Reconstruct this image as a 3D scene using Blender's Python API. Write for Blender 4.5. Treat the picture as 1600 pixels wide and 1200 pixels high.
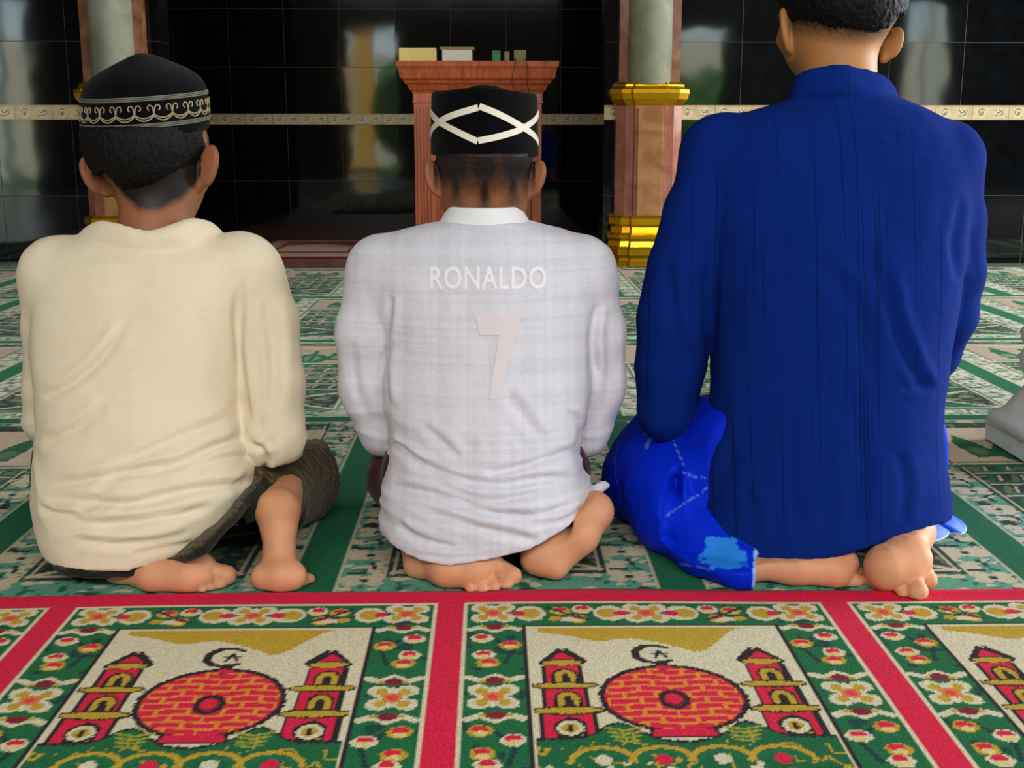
import bpy, math, random
import numpy as np
from mathutils import Vector, Matrix
random.seed(7); rng = np.random.default_rng(7)
for o in list(bpy.data.objects): bpy.data.objects.remove(o)
SC = bpy.context.scene; COL = SC.collection
# ------------------------------------------------------------------ camera
TH = math.radians(11.73); YW = math.radians(0.94); CH = 0.615; FPX = 1850.0
cd = bpy.data.cameras.new('camera'); cam = bpy.data.objects.new('camera', cd); COL.objects.link(cam)
cam.location = (0, 0, CH); cam.rotation_euler = (math.pi/2 - TH, 0, -YW)
cd.sensor_width = 36; cd.lens = 36*FPX/1600; cd.clip_start = .05; cd.clip_end = 200
SC.camera = cam
# ------------------------------------------------------------------ view, world, lights
SC.view_settings.view_transform = 'Standard'; SC.view_settings.look = 'None'
SC.view_settings.gamma = 1; SC.view_settings.use_curve_mapping = False
SC.view_settings.exposure = 0.0
w = bpy.data.worlds.new('sky'); SC.world = w; w.use_nodes = True
nt = w.node_tree; nt.nodes.clear()
sky = nt.nodes.new('ShaderNodeTexSky'); sky.sky_type = 'NISHITA'; sky.sun_disc = False
sky.sun_elevation = math.radians(48); sky.sun_rotation = math.radians(15)
bg = nt.nodes.new('ShaderNodeBackground'); bg.inputs[1].default_value = .9
wo = nt.nodes.new('ShaderNodeOutputWorld')
nt.links.new(sky.outputs[0], bg.inputs[0]); nt.links.new(bg.outputs[0], wo.inputs[0])
def lamp(name, typ, loc, direction, energy, color=(1, 1, 1), size=None):
    l = bpy.data.lights.new(name, typ); l.energy = energy; l.color = color
    if typ == 'AREA': l.shape = 'RECTANGLE'; l.size, l.size_y = size
    if typ == 'SUN': l.angle = math.radians(2)
    o = bpy.data.objects.new(name, l); COL.objects.link(o); o.location = loc
    o.rotation_euler = Vector(direction).to_track_quat('-Z', 'Y').to_euler(); return o
lamp('sunlight', 'SUN', (0, 6, 12), (.2, -.8, -.75), 14.0, (1, .95, .85))
# daylight falling in through the high openings of the back wall and the windows of the right wall
lamp('daylight_back', 'AREA', (.8, -3.44, 3.28), (0, 1, -.45), 300, (1.0, .97, .90), (6.5, 0.52))
lamp('daylight_right', 'AREA', (6.9, 3.2, 1.7), (-1, .0, -.18), 700, (.93, .98, 1.0), (5.0, 2.0))

# ------------------------------------------------------------------ helpers
def lin(c):
    c = np.asarray(c, float)/255.0
    return np.where(c <= .04045, c/12.92, ((c+.055)/1.055)**2.4)
def ray(px, py):
    x = (px-800)/FPX; y = -(py-600)/FPX
    F = np.array([math.sin(YW)*math.cos(TH), math.cos(YW)*math.cos(TH), -math.sin(TH)])
    R = np.array([math.cos(YW), -math.sin(YW), 0.]); U = np.cross(R, F)
    return F + x*R + y*U
def W(px, py, D):          # measured picture position -> point of the place at distance D
    r = ray(px, py); t = D/r[1]; return np.array([r[0]*t, D, CH + r[2]*t])
def G(px, py, z=0):
    r = ray(px, py); t = (z-CH)/r[2]; return np.array([r[0]*t, r[1]*t, z])
def mat(name, color=(128, 128, 128), rough=.6, metal=0., spec=.5, attr=None, bump=0., bscale=200., sheen=0., noise=0., nscale=8., sss=0.):
    m = bpy.data.materials.new(name); m.use_nodes = True; n = m.node_tree.nodes; L = m.node_tree.links
    b = n['Principled BSDF']; b.inputs['Roughness'].default_value = rough; b.inputs['Metallic'].default_value = metal
    b.inputs['Specular IOR Level'].default_value = spec
    if sheen: b.inputs['Sheen Weight'].default_value = sheen; b.inputs['Sheen Roughness'].default_value = .5
    if sss: b.inputs['Subsurface Weight'].default_value = sss; b.inputs['Subsurface Radius'].default_value = (.012, .005, .003); b.inputs['Subsurface Scale'].default_value = .6
    c = (*lin(color), 1)
    b.inputs['Base Color'].default_value = c
    src = None
    if attr:
        a = n.new('ShaderNodeAttribute'); a.attribute_name = attr; src = a.outputs['Color']
    if noise:
        tc = n.new('ShaderNodeTexCoord'); nz = n.new('ShaderNodeTexNoise'); nz.inputs['Scale'].default_value = nscale; nz.inputs['Detail'].default_value = 5
        L.new(tc.outputs['Object'], nz.inputs['Vector'])
        mr = n.new('ShaderNodeMapRange'); mr.inputs['From Min'].default_value = .3; mr.inputs['From Max'].default_value = .7
        mr.inputs['To Min'].default_value = 1-noise; mr.inputs['To Max'].default_value = 1+noise
        L.new(nz.outputs['Fac'], mr.inputs['Value'])
        vm = n.new('ShaderNodeVectorMath'); vm.operation = 'SCALE'; vm.inputs[0].default_value = c[:3]
        if src: L.new(src, vm.inputs[0])
        L.new(mr.outputs[0], vm.inputs['Scale']); src = vm.outputs[0]
    if src: L.new(src, b.inputs['Base Color'])
    if bump:
        tc = n.new('ShaderNodeTexCoord'); nz = n.new('ShaderNodeTexNoise'); nz.inputs['Scale'].default_value = bscale; nz.inputs['Detail'].default_value = 3
        L.new(tc.outputs['Object'], nz.inputs['Vector'])
        bp = n.new('ShaderNodeBump'); bp.inputs['Strength'].default_value = bump; bp.inputs['Distance'].default_value = .002
        L.new(nz.outputs['Fac'], bp.inputs['Height']); L.new(bp.outputs[0], b.inputs['Normal'])
    return m
def tag(o, label=None, cat=None, group=None, kind=None):
    if label: o['label'] = label
    if cat: o['category'] = cat
    if group: o['group'] = group
    if kind: o['kind'] = kind
    return o
def mesh(name, V, Fs, m, parent=None, smooth=True, color=None):
    V = np.asarray(V, np.float32); me = bpy.data.meshes.new(name)
    if isinstance(Fs, np.ndarray) and Fs.ndim == 2:
        k = Fs.shape[1]; nf = len(Fs)
        me.vertices.add(len(V)); me.vertices.foreach_set('co', V.ravel())
        me.loops.add(nf*k); me.loops.foreach_set('vertex_index', Fs.astype(np.int32).ravel())
        me.polygons.add(nf); me.polygons.foreach_set('loop_start', np.arange(0, nf*k, k, dtype=np.int32))
        me.update(calc_edges=True)
    else:
        me.from_pydata([tuple(map(float, v)) for v in V], [], [tuple(map(int, f)) for f in Fs]); me.update()
    me.polygons.foreach_set('use_smooth', np.full(len(me.polygons), smooth))
    if color is not None:
        a = me.color_attributes.new('Col', 'FLOAT_COLOR', 'POINT')
        c = np.ones((len(V), 4), np.float32); c[:, :3] = color; a.data.foreach_set('color', c.ravel())
    me.materials.append(m); me.validate()
    o = bpy.data.objects.new(name, me); COL.objects.link(o)
    if parent: o.parent = parent
    return o
def empty(name, loc):
    o = bpy.data.objects.new(name, None); COL.objects.link(o); o.location = loc; o.empty_display_size = .1; return o
class MB:                        # collects shapes into one mesh
    def __init__(s): s.v = []; s.f = []
    def add(s, V, F):
        b = len(s.v); s.v += [tuple(map(float, p)) for p in V]; s.f += [tuple(int(i)+b for i in f) for f in F]; return s
    def box(s, x0, x1, y0, y1, z0, z1, bev=0.):
        if bev <= 0:
            V = [(x, y, z) for x in (x0, x1) for y in (y0, y1) for z in (z0, z1)]
            return s.add(V, [(0, 1, 3, 2), (4, 6, 7, 5), (0, 4, 5, 1), (2, 3, 7, 6), (0, 2, 6, 4), (1, 5, 7, 3)])
        import bmesh
        bm = bmesh.new(); bmesh.ops.create_cube(bm, size=1)
        for v in bm.verts: v.co = Vector(((x0+x1)/2+v.co.x*(x1-x0), (y0+y1)/2+v.co.y*(y1-y0), (z0+z1)/2+v.co.z*(z1-z0)))
        bmesh.ops.bevel(bm, geom=bm.edges[:], offset=bev, segments=2, affect='EDGES', profile=.6)
        bm.verts.ensure_lookup_table(); s.add([v.co for v in bm.verts], [[v.index for v in f.verts] for f in bm.faces]); bm.free(); return s
    def tube(s, pts, r, n=8, caps=True):
        pts = [Vector(p) for p in pts]; b = len(s.v); up = None
        rr = r if hasattr(r, '__len__') else [r]*len(pts)
        for i, p in enumerate(pts):
            t = (pts[min(i+1, len(pts)-1)]-pts[max(i-1, 0)]).normalized()
            if up is None: up = t.orthogonal().normalized()
            up = (up - t*up.dot(t)).normalized(); q = t.cross(up)
            for k in range(n):
                a = 2*math.pi*k/n; s.v.append(tuple(p + (up*math.cos(a)+q*math.sin(a))*rr[i]))
        for i in range(len(pts)-1):
            for k in range(n):
                a0 = b+i*n+k; a1 = b+i*n+(k+1) % n; s.f.append((a0, a1, a1+n, a0+n))
        if caps:
            s.f.append(tuple(b+k for k in reversed(range(n)))); s.f.append(tuple(b+(len(pts)-1)*n+k for k in range(n)))
        return s
    def rings(s, rings, closed=True, caps=True):      # list of rings (same count)
        b = len(s.v); n = len(rings[0])
        for r in rings: s.v += [tuple(map(float, p)) for p in r]
        for i in range(len(rings)-1):
            for k in range(n if closed else n-1):
                a0 = b+i*n+k; a1 = b+i*n+(k+1) % n; s.f.append((a0, a1, a1+n, a0+n))
        if caps:
            s.f.append(tuple(b+k for k in reversed(range(n)))); s.f.append(tuple(b+(len(rings)-1)*n+k for k in range(n)))
        return s
    def build(s, name, m, parent=None, smooth=False, color=None):
        o = mesh(name, s.v, s.f, m, None, smooth, color)
        if parent: o.parent = parent; o.matrix_parent_inverse = Matrix.Translation(parent.location).inverted()
        return o
def adopt(o, parent):
    o.parent = parent; o.matrix_parent_inverse = Matrix.Translation(parent.location).inverted(); return o

# ------------------------------------------------------------------ woven pictures: coloured grids drawn stitch by stitch
class Cloth:
    def __init__(s, w, h, rx, ry, base):
        s.nx = int(round(w/rx)); s.ny = int(round(h/ry)); s.w = w; s.h = h
        s.U, s.V = np.meshgrid((np.arange(s.nx)+.5)*w/s.nx, (np.arange(s.ny)+.5)*h/s.ny)
        s.C = np.empty((s.ny, s.nx, 3)); s.C[:] = lin(base)
        s.J = (rng.random(s.U.shape)-.5)*.003
    def put(s, m, c, a=1.): s.C[m] = s.C[m]*(1-a) + lin(c)*a
    def ell(s, cx, cy, rx, ry, c, p=2):
        s.put((np.abs((s.U-cx+s.J*.5)/rx)**p + np.abs((s.V-cy+s.J*.5)/ry)**p) < 1, c)
    def rect(s, x0, x1, y0, y1, c): s.put((s.U > x0) & (s.U < x1) & (s.V > y0) & (s.V < y1), c)
    def line(s, pts, wd, c):
        m = np.zeros(s.U.shape, bool)
        for (x0, y0), (x1, y1) in zip(pts[:-1], pts[1:]):
            dx, dy = x1-x0, y1-y0; t = np.clip(((s.U-x0)*dx+(s.V-y0)*dy)/(dx*dx+dy*dy+1e-12), 0, 1)
            m |= np.hypot(s.U-x0-t*dx, s.V-y0-t*dy) < wd/2
        s.put(m, c)
    def poly(s, pts, c):
        m = np.zeros(s.U.shape, bool); n = len(pts)
        for i in range(n):
            (x0, y0), (x1, y1) = pts[i], pts[(i+1) % n]
            if y0 == y1: continue
            k = ((s.V >= min(y0, y1)) & (s.V < max(y0, y1))) & (s.U < x0+(s.V-y0)*(x1-x0)/(y1-y0)); m ^= k
        s.put(m, c)
def nz2(shape, cell, seed):      # smooth value noise on a grid
    r = np.random.default_rng(seed); ny, nx = shape; g = r.random((int(ny/cell)+3, int(nx/cell)+3))
    y = np.arange(ny)/cell; x = np.arange(nx)/cell; yi = y.astype(int); xi = x.astype(int)
    fy = (y-yi)[:, None]; fx = (x-xi)[None]; fy = fy*fy*(3-2*fy); fx = fx*fx*(3-2*fx)
    a = g[yi][:, xi]; b = g[yi][:, xi+1]; c = g[yi+1][:, xi]; d = g[yi+1][:, xi+1]
    return (a*(1-fx)+b*fx)*(1-fy)+(c*(1-fx)+d*fx)*fy
def carpet(name, C, x0, y0, x1, y1, z, m, thick=.006, wave=None, flip=False, roll=0):
    """grid mesh carrying the woven colours; C rows run from y0 to y1"""
    ny, nx = C.shape[:2]
    X = np.linspace(x0, x1, nx+1); Y = np.linspace(y0, y1, ny+1)
    XX, YY = np.meshgrid(X, Y); ZZ = np.full_like(XX, z+thick)
    if wave is not None: XX, YY, ZZ = wave(XX, YY, ZZ)
    Cp = np.zeros((ny+1, nx+1, 3)); Cp[:-1, :-1] = C; Cp[-1, :-1] = C[-1]; Cp[:, -1] = Cp[:, -2]
    if roll:
        ed = (YY > max(y0, y1)-roll)
    V = np.stack([XX, YY, ZZ], -1).reshape(-1, 3)
    i = np.arange(ny)[:, None]*(nx+1)+np.arange(nx)[None]
    F = np.stack([i, i+1, i+nx+2, i+nx+1], -1).reshape(-1, 4)
    if y1 < y0: F = F[:, ::-1]
    # skirt down to the floor and underside
    bi = np.concatenate([np.arange(nx+1), (np.arange(1, ny+1))*(nx+1)+nx, (ny*(nx+1)+np.arange(nx-1, -1, -1)), np.arange(ny-1, 0, -1)*(nx+1)])
    S = V[bi].copy(); S[:, 2] = z; base = len(V); k = len(bi)
    a = np.arange(k); b = (a+1) % k
    SF = np.stack([bi[a], base+a, base+b, bi[b]], -1)
    if y1 < y0: SF = SF[:, ::-1]
    V2 = np.concatenate([V, S]); F2 = np.concatenate([F, SF])
    Cc = np.concatenate([Cp.reshape(-1, 3), Cp.reshape(-1, 3)[bi]])
    return mesh(name, V2, F2, m, None, True, Cc)

# ------------------------------------------------------------------ materials
M = {}
M['pile'] = mat('carpet_pile', attr='Col', rough=.95, spec=.1, bump=.6, bscale=420, sheen=.035, noise=.12, nscale=260)
M['marble_floor'] = mat('floor_marble', (120, 118, 110), rough=.25, noise=.2, nscale=4)
M['plaster'] = mat('plaster', (150, 142, 125), rough=.8, noise=.06, nscale=3, bump=.1, bscale=40)
M['ceiling'] = mat('ceiling_board', (110, 98, 80), rough=.85, noise=.05)
def tile_mat(name, x0, z0, sx, sz, color=(7, 8, 10)):
    m = bpy.data.materials.new(name); m.use_nodes = True; n = m.node_tree.nodes; L = m.node_tree.links; b = n['Principled BSDF']
    tc = n.new('ShaderNodeTexCoord'); sp = n.new('ShaderNodeSeparateXYZ'); L.new(tc.outputs['Object'], sp.inputs[0])
    def groove(out, o0, s):
        a = n.new('ShaderNodeMath'); a.operation = 'SUBTRACT'; L.new(out, a.inputs[0]); a.inputs[1].default_value = o0
        d = n.new('ShaderNodeMath'); d.operation = 'DIVIDE'; L.new(a.outputs[0], d.inputs[0]); d.inputs[1].default_value = s
        r = n.new('ShaderNodeMath'); r.operation = 'ROUND'; L.new(d.outputs[0], r.inputs[0])
        e = n.new('ShaderNodeMath'); e.operation = 'SUBTRACT'; L.new(d.outputs[0], e.inputs[0]); L.new(r.outputs[0], e.inputs[1])
        f = n.new('ShaderNodeMath'); f.operation = 'ABSOLUTE'; L.new(e.outputs[0], f.inputs[0])
        g = n.new('ShaderNodeMath'); g.operation = 'LESS_THAN'; L.new(f.outputs[0], g.inputs[0]); g.inputs[1].default_value = .0012/s
        fl = n.new('ShaderNodeMath'); fl.operation = 'FLOOR'; L.new(d.outputs[0], fl.inputs[0]); return g.outputs[0], fl.outputs[0]
    gx, ix = groove(sp.outputs['X'], x0, sx); gz, iz = groove(sp.outputs['Z'], z0, sz)
    mx = n.new('ShaderNodeMath'); mx.operation = 'MAXIMUM'; L.new(gx, mx.inputs[0]); L.new(gz, mx.inputs[1])
    mc = n.new('ShaderNodeMix'); mc.data_type = 'RGBA'; L.new(mx.outputs[0], mc.inputs[0])
    nz = n.new('ShaderNodeTexNoise'); nz.inputs['Scale'].default_value = 14; nz.inputs['Detail'].default_value = 8; L.new(tc.outputs['Object'], nz.inputs['Vector'])
    rp = n.new('ShaderNodeValToRGB'); rp.color_ramp.elements[0].position = .45; rp.color_ramp.elements[1].position = .8
    rp.color_ramp.elements[0].color = (*lin(color), 1); rp.color_ramp.elements[1].color = (*lin((13, 17, 20)), 1)
    L.new(nz.outputs['Fac'], rp.inputs[0]); L.new(rp.outputs[0], mc.inputs[6]); mc.inputs[7].default_value = (*lin((27, 29, 30)), 1)
    L.new(mc.outputs[2], b.inputs['Base Color'])
    mr = n.new('ShaderNodeMapRange'); L.new(mx.outputs[0], mr.inputs[0]); mr.inputs[3].default_value = .05; mr.inputs[4].default_value = .6
    L.new(mr.outputs[0], b.inputs['Roughness'])
    n2 = n.new('ShaderNodeTexNoise'); n2.inputs['Scale'].default_value = 3.5; n2.inputs['Detail'].default_value = 1
    cb = n.new('ShaderNodeCombineXYZ'); L.new(ix, cb.inputs[0]); L.new(iz, cb.inputs[2]); va = n.new('ShaderNodeVectorMath'); va.operation = 'MULTIPLY_ADD'
    L.new(cb.outputs[0], va.inputs[0]); va.inputs[1].default_value = (7.3, 1, 5.1); L.new(tc.outputs['Object'], va.inputs[2]); L.new(va.outputs[0], n2.inputs['Vector'])
    bp = n.new('ShaderNodeBump'); bp.inputs['Strength'].default_value = .10; bp.inputs['Distance'].default_value = .012; L.new(n2.outputs['Fac'], bp.inputs['Height'])
    L.new(bp.outputs[0], b.inputs['Normal']); b.inputs['Specular IOR Level'].default_value = .6
    return m
DW = 5.90; DR = 8.0
zb0 = W(60, 187, DW)[2]; zb1 = W(60, 164, DW)[2]
M['tile'] = tile_mat('black_glazed_tile', W(120, 300, DW)[0], zb0, .36, .365)
M['tile_back'] = tile_mat('black_glazed_tile_recess', W(621, 250, DR)[0], zb0, .36, .365)
M['gold'] = mat('gold_paint', (214, 158, 20), rough=.22, metal=.85, bump=.15, bscale=60)
def marble(name, c0, c1, sc=9, rough=.15):
    m = bpy.data.materials.new(name); m.use_nodes = True; n = m.node_tree.nodes; L = m.node_tree.links; b = n['Principled BSDF']
    tc = n.new('ShaderNodeTexCoord'); nz = n.new('ShaderNodeTexNoise'); nz.inputs['Scale'].default_value = sc; nz.inputs['Detail'].default_value = 10; nz.inputs['Distortion'].default_value = 1.2
    L.new(tc.outputs['Object'], nz.inputs['Vector']); rp = n.new('ShaderNodeValToRGB')
    rp.color_ramp.elements[0].position = .38; rp.color_ramp.elements[1].position = .62
    rp.color_ramp.elements[0].color = (*lin(c0), 1); rp.color_ramp.elements[1].color = (*lin(c1), 1)
    L.new(nz.outputs['Fac'], rp.inputs[0]); L.new(rp.outputs[0], b.inputs['Base Color']); b.inputs['Roughness'].default_value = rough; return m
M['pink_marble'] = marble('pink_brown_marble', (138, 84, 66), (162, 104, 84))
M['amber_marble'] = marble('amber_marble', (136, 90, 54), (160, 112, 70))
M['grey_marble'] = marble('grey_green_marble', (140, 142, 120), (158, 160, 140), 5)
M['pilaster_marble'] = marble('brown_pilaster_marble', (112, 70, 50), (142, 98, 72))
M['brown_marble'] = marble('red_brown_marble', (64, 24, 18), (92, 38, 28), 12, .6)
def wood(name, c0, c1, rough=.35):
    m = bpy.data.materials.new(name); m.use_nodes = True; n = m.node_tree.nodes; L = m.node_tree.links; b = n['Principled BSDF']
    tc = n.new('ShaderNodeTexCoord'); mp = n.new('ShaderNodeMapping'); mp.inputs['Scale'].default_value = (22, 22, 1.6)
    nz = n.new('ShaderNodeTexNoise'); nz.inputs['Scale'].default_value = 3; nz.inputs['Detail'].default_value = 8
    L.new(tc.outputs['Object'], mp.inputs[0]); L.new(mp.outputs[0], nz.inputs['Vector']); rp = n.new('ShaderNodeValToRGB')
    rp.color_ramp.elements[0].position = .3; rp.color_ramp.elements[1].position = .7
    rp.color_ramp.elements[0].color = (*lin(c0), 1); rp.color_ramp.elements[1].color = (*lin(c1), 1)
    L.new(nz.outputs['Fac'], rp.inputs[0]); L.new(rp.outputs[0], b.inputs['Base Color']); b.inputs['Roughness'].default_value = rough; return m
M['wood'] = wood('red_brown_teak', (138, 58, 28), (178, 88, 46))

# ------------------------------------------------------------------ the setting
def struct(o): o['kind'] = 'structure'; return o
XL, XR, YB, ZC = -7.0, 7.0, -3.5, 3.7
struct(MB().box(XL-.2, XR+.2, YB-.2, DR+.2, -.1, 0).build('floor', M['marble_floor']))
struct(MB().box(XL-.2, XR+.2, YB-.2, DR+.2, ZC, ZC+.15).build('ceiling', M['ceiling']))
struct(MB().box(XL-.2, XL, YB-.2, DW, 0, ZC).build('wall_left', M['plaster']))
wr = MB()     # right wall with a window opening
wr.box(XR, XR+.2, YB-.2, .1, 0, ZC).box(XR, XR+.2, 5.1, DW, 0, ZC).box(XR, XR+.2, .1, 5.1, 0, .7).box(XR, XR+.2, .1, 5.1, 2.7, ZC)
struct(wr.build('wall_right', M['plaster']))
ops = [(-6.45, -5.75, 0, 2.3), (-2.3, -1.5, 0, 2.3), (2.35, 2.9, .25, 1.95), (5.2, 5.75, .3, 2.3)]   # door and window openings behind the viewer
wb = MB(); xs = XL
for x0, x1, z0, z1 in ops:
    wb.box(xs, x0, YB-.2, YB, 0, 2.5)
    if z0: wb.box(x0, x1, YB-.2, YB, 0, z0)
    wb.box(x0, x1, YB-.2, YB, z1, 2.5); xs = x1
wb.box(xs, XR, YB-.2, YB, 0, 2.5); wb.box(XL, XR, YB-.2, YB, 3.55, ZC); wb.box(-2.6, 4.2, YB-.2, YB, 2.5, 2.98); wb.box(XL, -2.6, YB-.2, YB, 2.5, 3.55); wb.box(4.2, XR, YB-.2, YB, 2.5, 3.55)
M['dark_plaster'] = mat('dark_painted_plaster', (58, 48, 40), rough=.8)
struct(wb.build('wall_back', M['dark_plaster']))
xo0 = W(262, 300, DW)[0]; xo1 = W(942, 300, DW)[0]
wf = MB(); wf.box(XL, xo0, DW, DW+.2, 0, ZC); wf.box(xo1, XR, DW, DW+.2, 0, ZC); wf.box(xo0, xo1, DW, DW+.2, 2.2, ZC)
struct(wf.build('wall_front', M['tile']))
wn = MB(); wn.box(xo0-.8, xo1+1.0, DR, DR+.15, 0, 2.6)
struct(wn.build('wall_niche', M['tile_back']))
M['dark_tile'] = mat('dark_niche_tile', (8, 8, 9), rough=.3)
wn = MB(); wn.box(xo0-.95, xo0-.8, DW+.2, DR+.15, 0, 2.6).box(xo1+1.0, xo1+1.15, DW+.2, DR+.15, 0, 2.6).box(xo0-.95, xo1+1.15, DW+.2, DR+.15, 2.6, 2.75)
struct(wn.build('wall_niche_side', M['dark_tile']))
PT = .044
struct(MB().box(xo0-.02, xo1+.02, 5.72, DR, 0, PT, .004).build('floor_platform', M['brown_marble']))

# calligraphy border tiles set in the black wall
def band_img(w):
    c = Cloth(w, zb1-zb0, .0022, .0022, (196, 172, 132))
    n = nz2(c.U.shape, 7, 3); c.C *= (.86+.3*n)[..., None]
    H = zb1-zb0
    c.rect(0, w, 0, .003, (150, 118, 84)); c.rect(0, w, H-.003, H, (150, 118, 84)); c.rect(0, w, H-.009, H-.006, (168, 128, 92))
    k = 0; x = .045
    while x < w:
        y = H/2
        a = np.linspace(0, 5.2, 22)
        dk = (60, 62, 52)
        c.ell(x, y, .024, .024, (206, 190, 158))
        if k % 2 == 0:
            c.line([(x+.02*math.cos(t+.5)*(1-.09*t), y+.019*math.sin(t+.5)*(1-.09*t)) for t in a], .0034, dk)
            c.line([(x-.006, y+.004), (x, y-.008), (x+.006, y+.006), (x+.01, y-.004)], .003, dk)
        else:
            c.line([(x-.02, y-.012), (x-.004, y-.016), (x+.018, y-.006), (x+.010, y+.004), (x-.012, y-.002), (x-.018, y+.012)], .0034, dk)
            c.line([(x-.004, y+.018), (x+.002, y), (x+.012, y+.014), (x+.02, y+.006)], .003, dk)
        x += .09; k += 1
    x = 0
    while x < w: c.rect(x-.001, x+.001, 0, H, (96, 70, 56)); x += .18
    return c.C
M['glazed'] = mat('glazed_border_tile', attr='Col', rough=.2)
def band(x0, x1, D):
    C = band_img(x1-x0); ny, nx = C.shape[:2]
    X, Z = np.meshgrid(np.linspace(x0, x1, nx), np.linspace(zb0, zb1, ny))
    V = np.stack([X, np.full_like(X, D-.006), Z], -1).reshape(-1, 3)
    i = np.arange(ny-1)[:, None]*nx+np.arange(nx-1)[None]; F = np.stack([i, i+1, i+nx+1, i+nx], -1).reshape(-1, 4)
    b = len(V); V = np.concatenate([V, [[x0, D, zb0], [x1, D, zb0], [x1, D, zb1], [x0, D, zb1]]])
    F = np.concatenate([F, [[nx-1, 0, b, b+1], [b+3, (ny-1)*nx, ny*nx-1, b+2], [0, (ny-1)*nx, b+3, b], [ny*nx-1, nx-1, b+1, b+2]]])
    cc = np.concatenate([C.reshape(-1, 3), np.tile(lin((150, 118, 84)), (4, 1))])
    return mesh('trim', V, F, M['glazed'], None, False, cc)
for k, (a, b, D) in enumerate([(-3.2, xo0, DW), (xo1, 3.4, DW), (xo0-.75, xo1+.95, DR)]):
    o = band(a, b, D); o.name = 'trim_%d' % (k+1); struct(o)

# ------------------------------------------------------------------ engaged marble columns with gilt mouldings
def oct_ring(cx, cy, hw, z, ch=.42, fr=.5):
    """front of the column: flat-sided outline with a projecting centre panel"""
    c = hw*ch; p = hw*.16
    return [(cx-hw, cy+hw*.9, z), (cx-hw, cy-hw*.38, z), (cx-hw*.72, cy-hw*.66, z), (cx-hw*.5, cy-hw*.66, z), (cx-hw*.46, cy-hw*.66-p, z),
            (cx+hw*.46, cy-hw*.66-p, z), (cx+hw*.5, cy-hw*.66, z), (cx+hw*.72, cy-hw*.66, z), (cx+hw, cy-hw*.38, z), (cx+hw, cy+hw*.9, z)]
def column(cx, label):
    cy = DW-.02; e = empty('marble_column', (cx, cy, 0))
    tag(e, label, 'column', 'marble columns beside the prayer niche')
    zz = lambda y: W(1010, y, DW-.18)[2]
    z1, z2, z3 = zz(338), zz(168), zz(127)
    b = MB(); prof = [(0, .232), (.02, .232), (.028, .222), (.045, .222), (.06, .234), (.085, .236), (.1, .222), (.125, .214), (.14, .222), (.155, .222), (.165, .206), (z1-.055, .200), (z1-.04, .214), (z1-.012, .214), (z1, .198), (z1, .18)]
    prof = [(z if z < .17 else z, r) for z, r in prof if z <= z1]
    b.rings([oct_ring(cx, cy, r*.86, z) for z, r in prof]).build('gilt_base', M['gold'], e)
    MB().rings([oct_ring(cx, cy, .158, z) for z in (z1-.01, z2+.01)]).build('lower_shaft', M['pink_marble'], e)
    MB().box(cx-.062, cx+.062, cy-.139, cy-.11, z1, z2, .006).build('centre_panel', M['amber_marble'], e)
    prof = [(z2, .162), (z2+.012, .170), (z2+.02, .178), (z2+.04, .196), (z2+.068, .204), (z2+.085, .204), (z2+.09, .186), (z2+.1, .180), (z3-.012, .178), (z3, .166)]
    prof = [(min(z, z3), r) for z, r in prof]
    MB().rings([oct_ring(cx, cy, r*.93, z) for z, r in prof]).build('gilt_collar', M['gold'], e)
    MB().box(cx-.146, cx+.146, cy-.05, cy+.1, z3-.01, 3.0).build('pilaster', M['pilaster_marble'], e)
    n = 24; rg = lambda z, r: [(cx+r*math.cos(2*math.pi*k/n), cy-.05+r*math.sin(2*math.pi*k/n), z) for k in range(n)]
    MB().rings([rg(z3-.01, .104), rg(3.0, .104)]).build('round_shaft', M['grey_marble'], e, True)
    return e
column(W(1012, 300, DW-.1)[0], 'marble column with gilt base and collar between the white and blue shirted people')
column(W(187, 300, DW-.1)[0], 'marble column with gilt mouldings mostly hidden behind the cream shirted person')

# ------------------------------------------------------------------ outside, seen only mirrored in the glazed tiles
M['leaf'] = mat('hedge_leaf', (60, 110, 40), rough=.7, noise=.5, nscale=5)
M['grass'] = mat('lawn', (90, 130, 60), rough=.9, noise=.3, nscale=3)
struct(MB().box(-20, 20, -30, YB-.2, -.15, -.05).build('ground', M['grass']))

# ------------------------------------------------------------------ carpets
RED = (206, 16, 58); GRN = (8, 96, 52); CRM = (206, 196, 164); GLD = (182, 148, 36); BLK = (28, 22, 22); DRD = (120, 16, 34)
def flower(c, x, y, s=1., a=0):
    for dx, dy in ((-.016, -.016), (.016, -.016), (-.016, .016), (.016, .016)):
        c.ell(x+dx*s, y+dy*s, .013*s, .014*s, CRM)
    c.ell(x, y, .017*s, .024*s, CRM)
    for dx, dy in ((-.013, -.014), (.013, -.014), (-.013, .014), (.013, .014)): c.ell(x+dx*s, y+dy*s, .007*s, .008*s, GLD)
    c.ell(x, y, .012*s, .012*s, (206, 120, 50)); c.ell(x, y, .006*s, .007*s, (214, 60, 60))
def wing(c, x, y, s=1., f=1):
    c.line([(x-.03*s, y+.004*f), (x-.016*s, y-.004*f), (x, y+.008*f), (x+.016*s, y-.004*f), (x+.03*s, y+.004*f)], .011, CRM)
    c.line([(x-.016*s, y-.005*f), (x+.016*s, y-.005*f)], .006, GLD); c.ell(x, y-.004*f, .011*s, .009, DRD)
def bud(c, x, y, k=0):
    c.ell(x, y, .014, .013, CRM if k % 2 else GLD); c.ell(x, y-.004, .009, .007, RED); c.ell(x, y+.005, .008, .005, (214, 190, 120))
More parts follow.
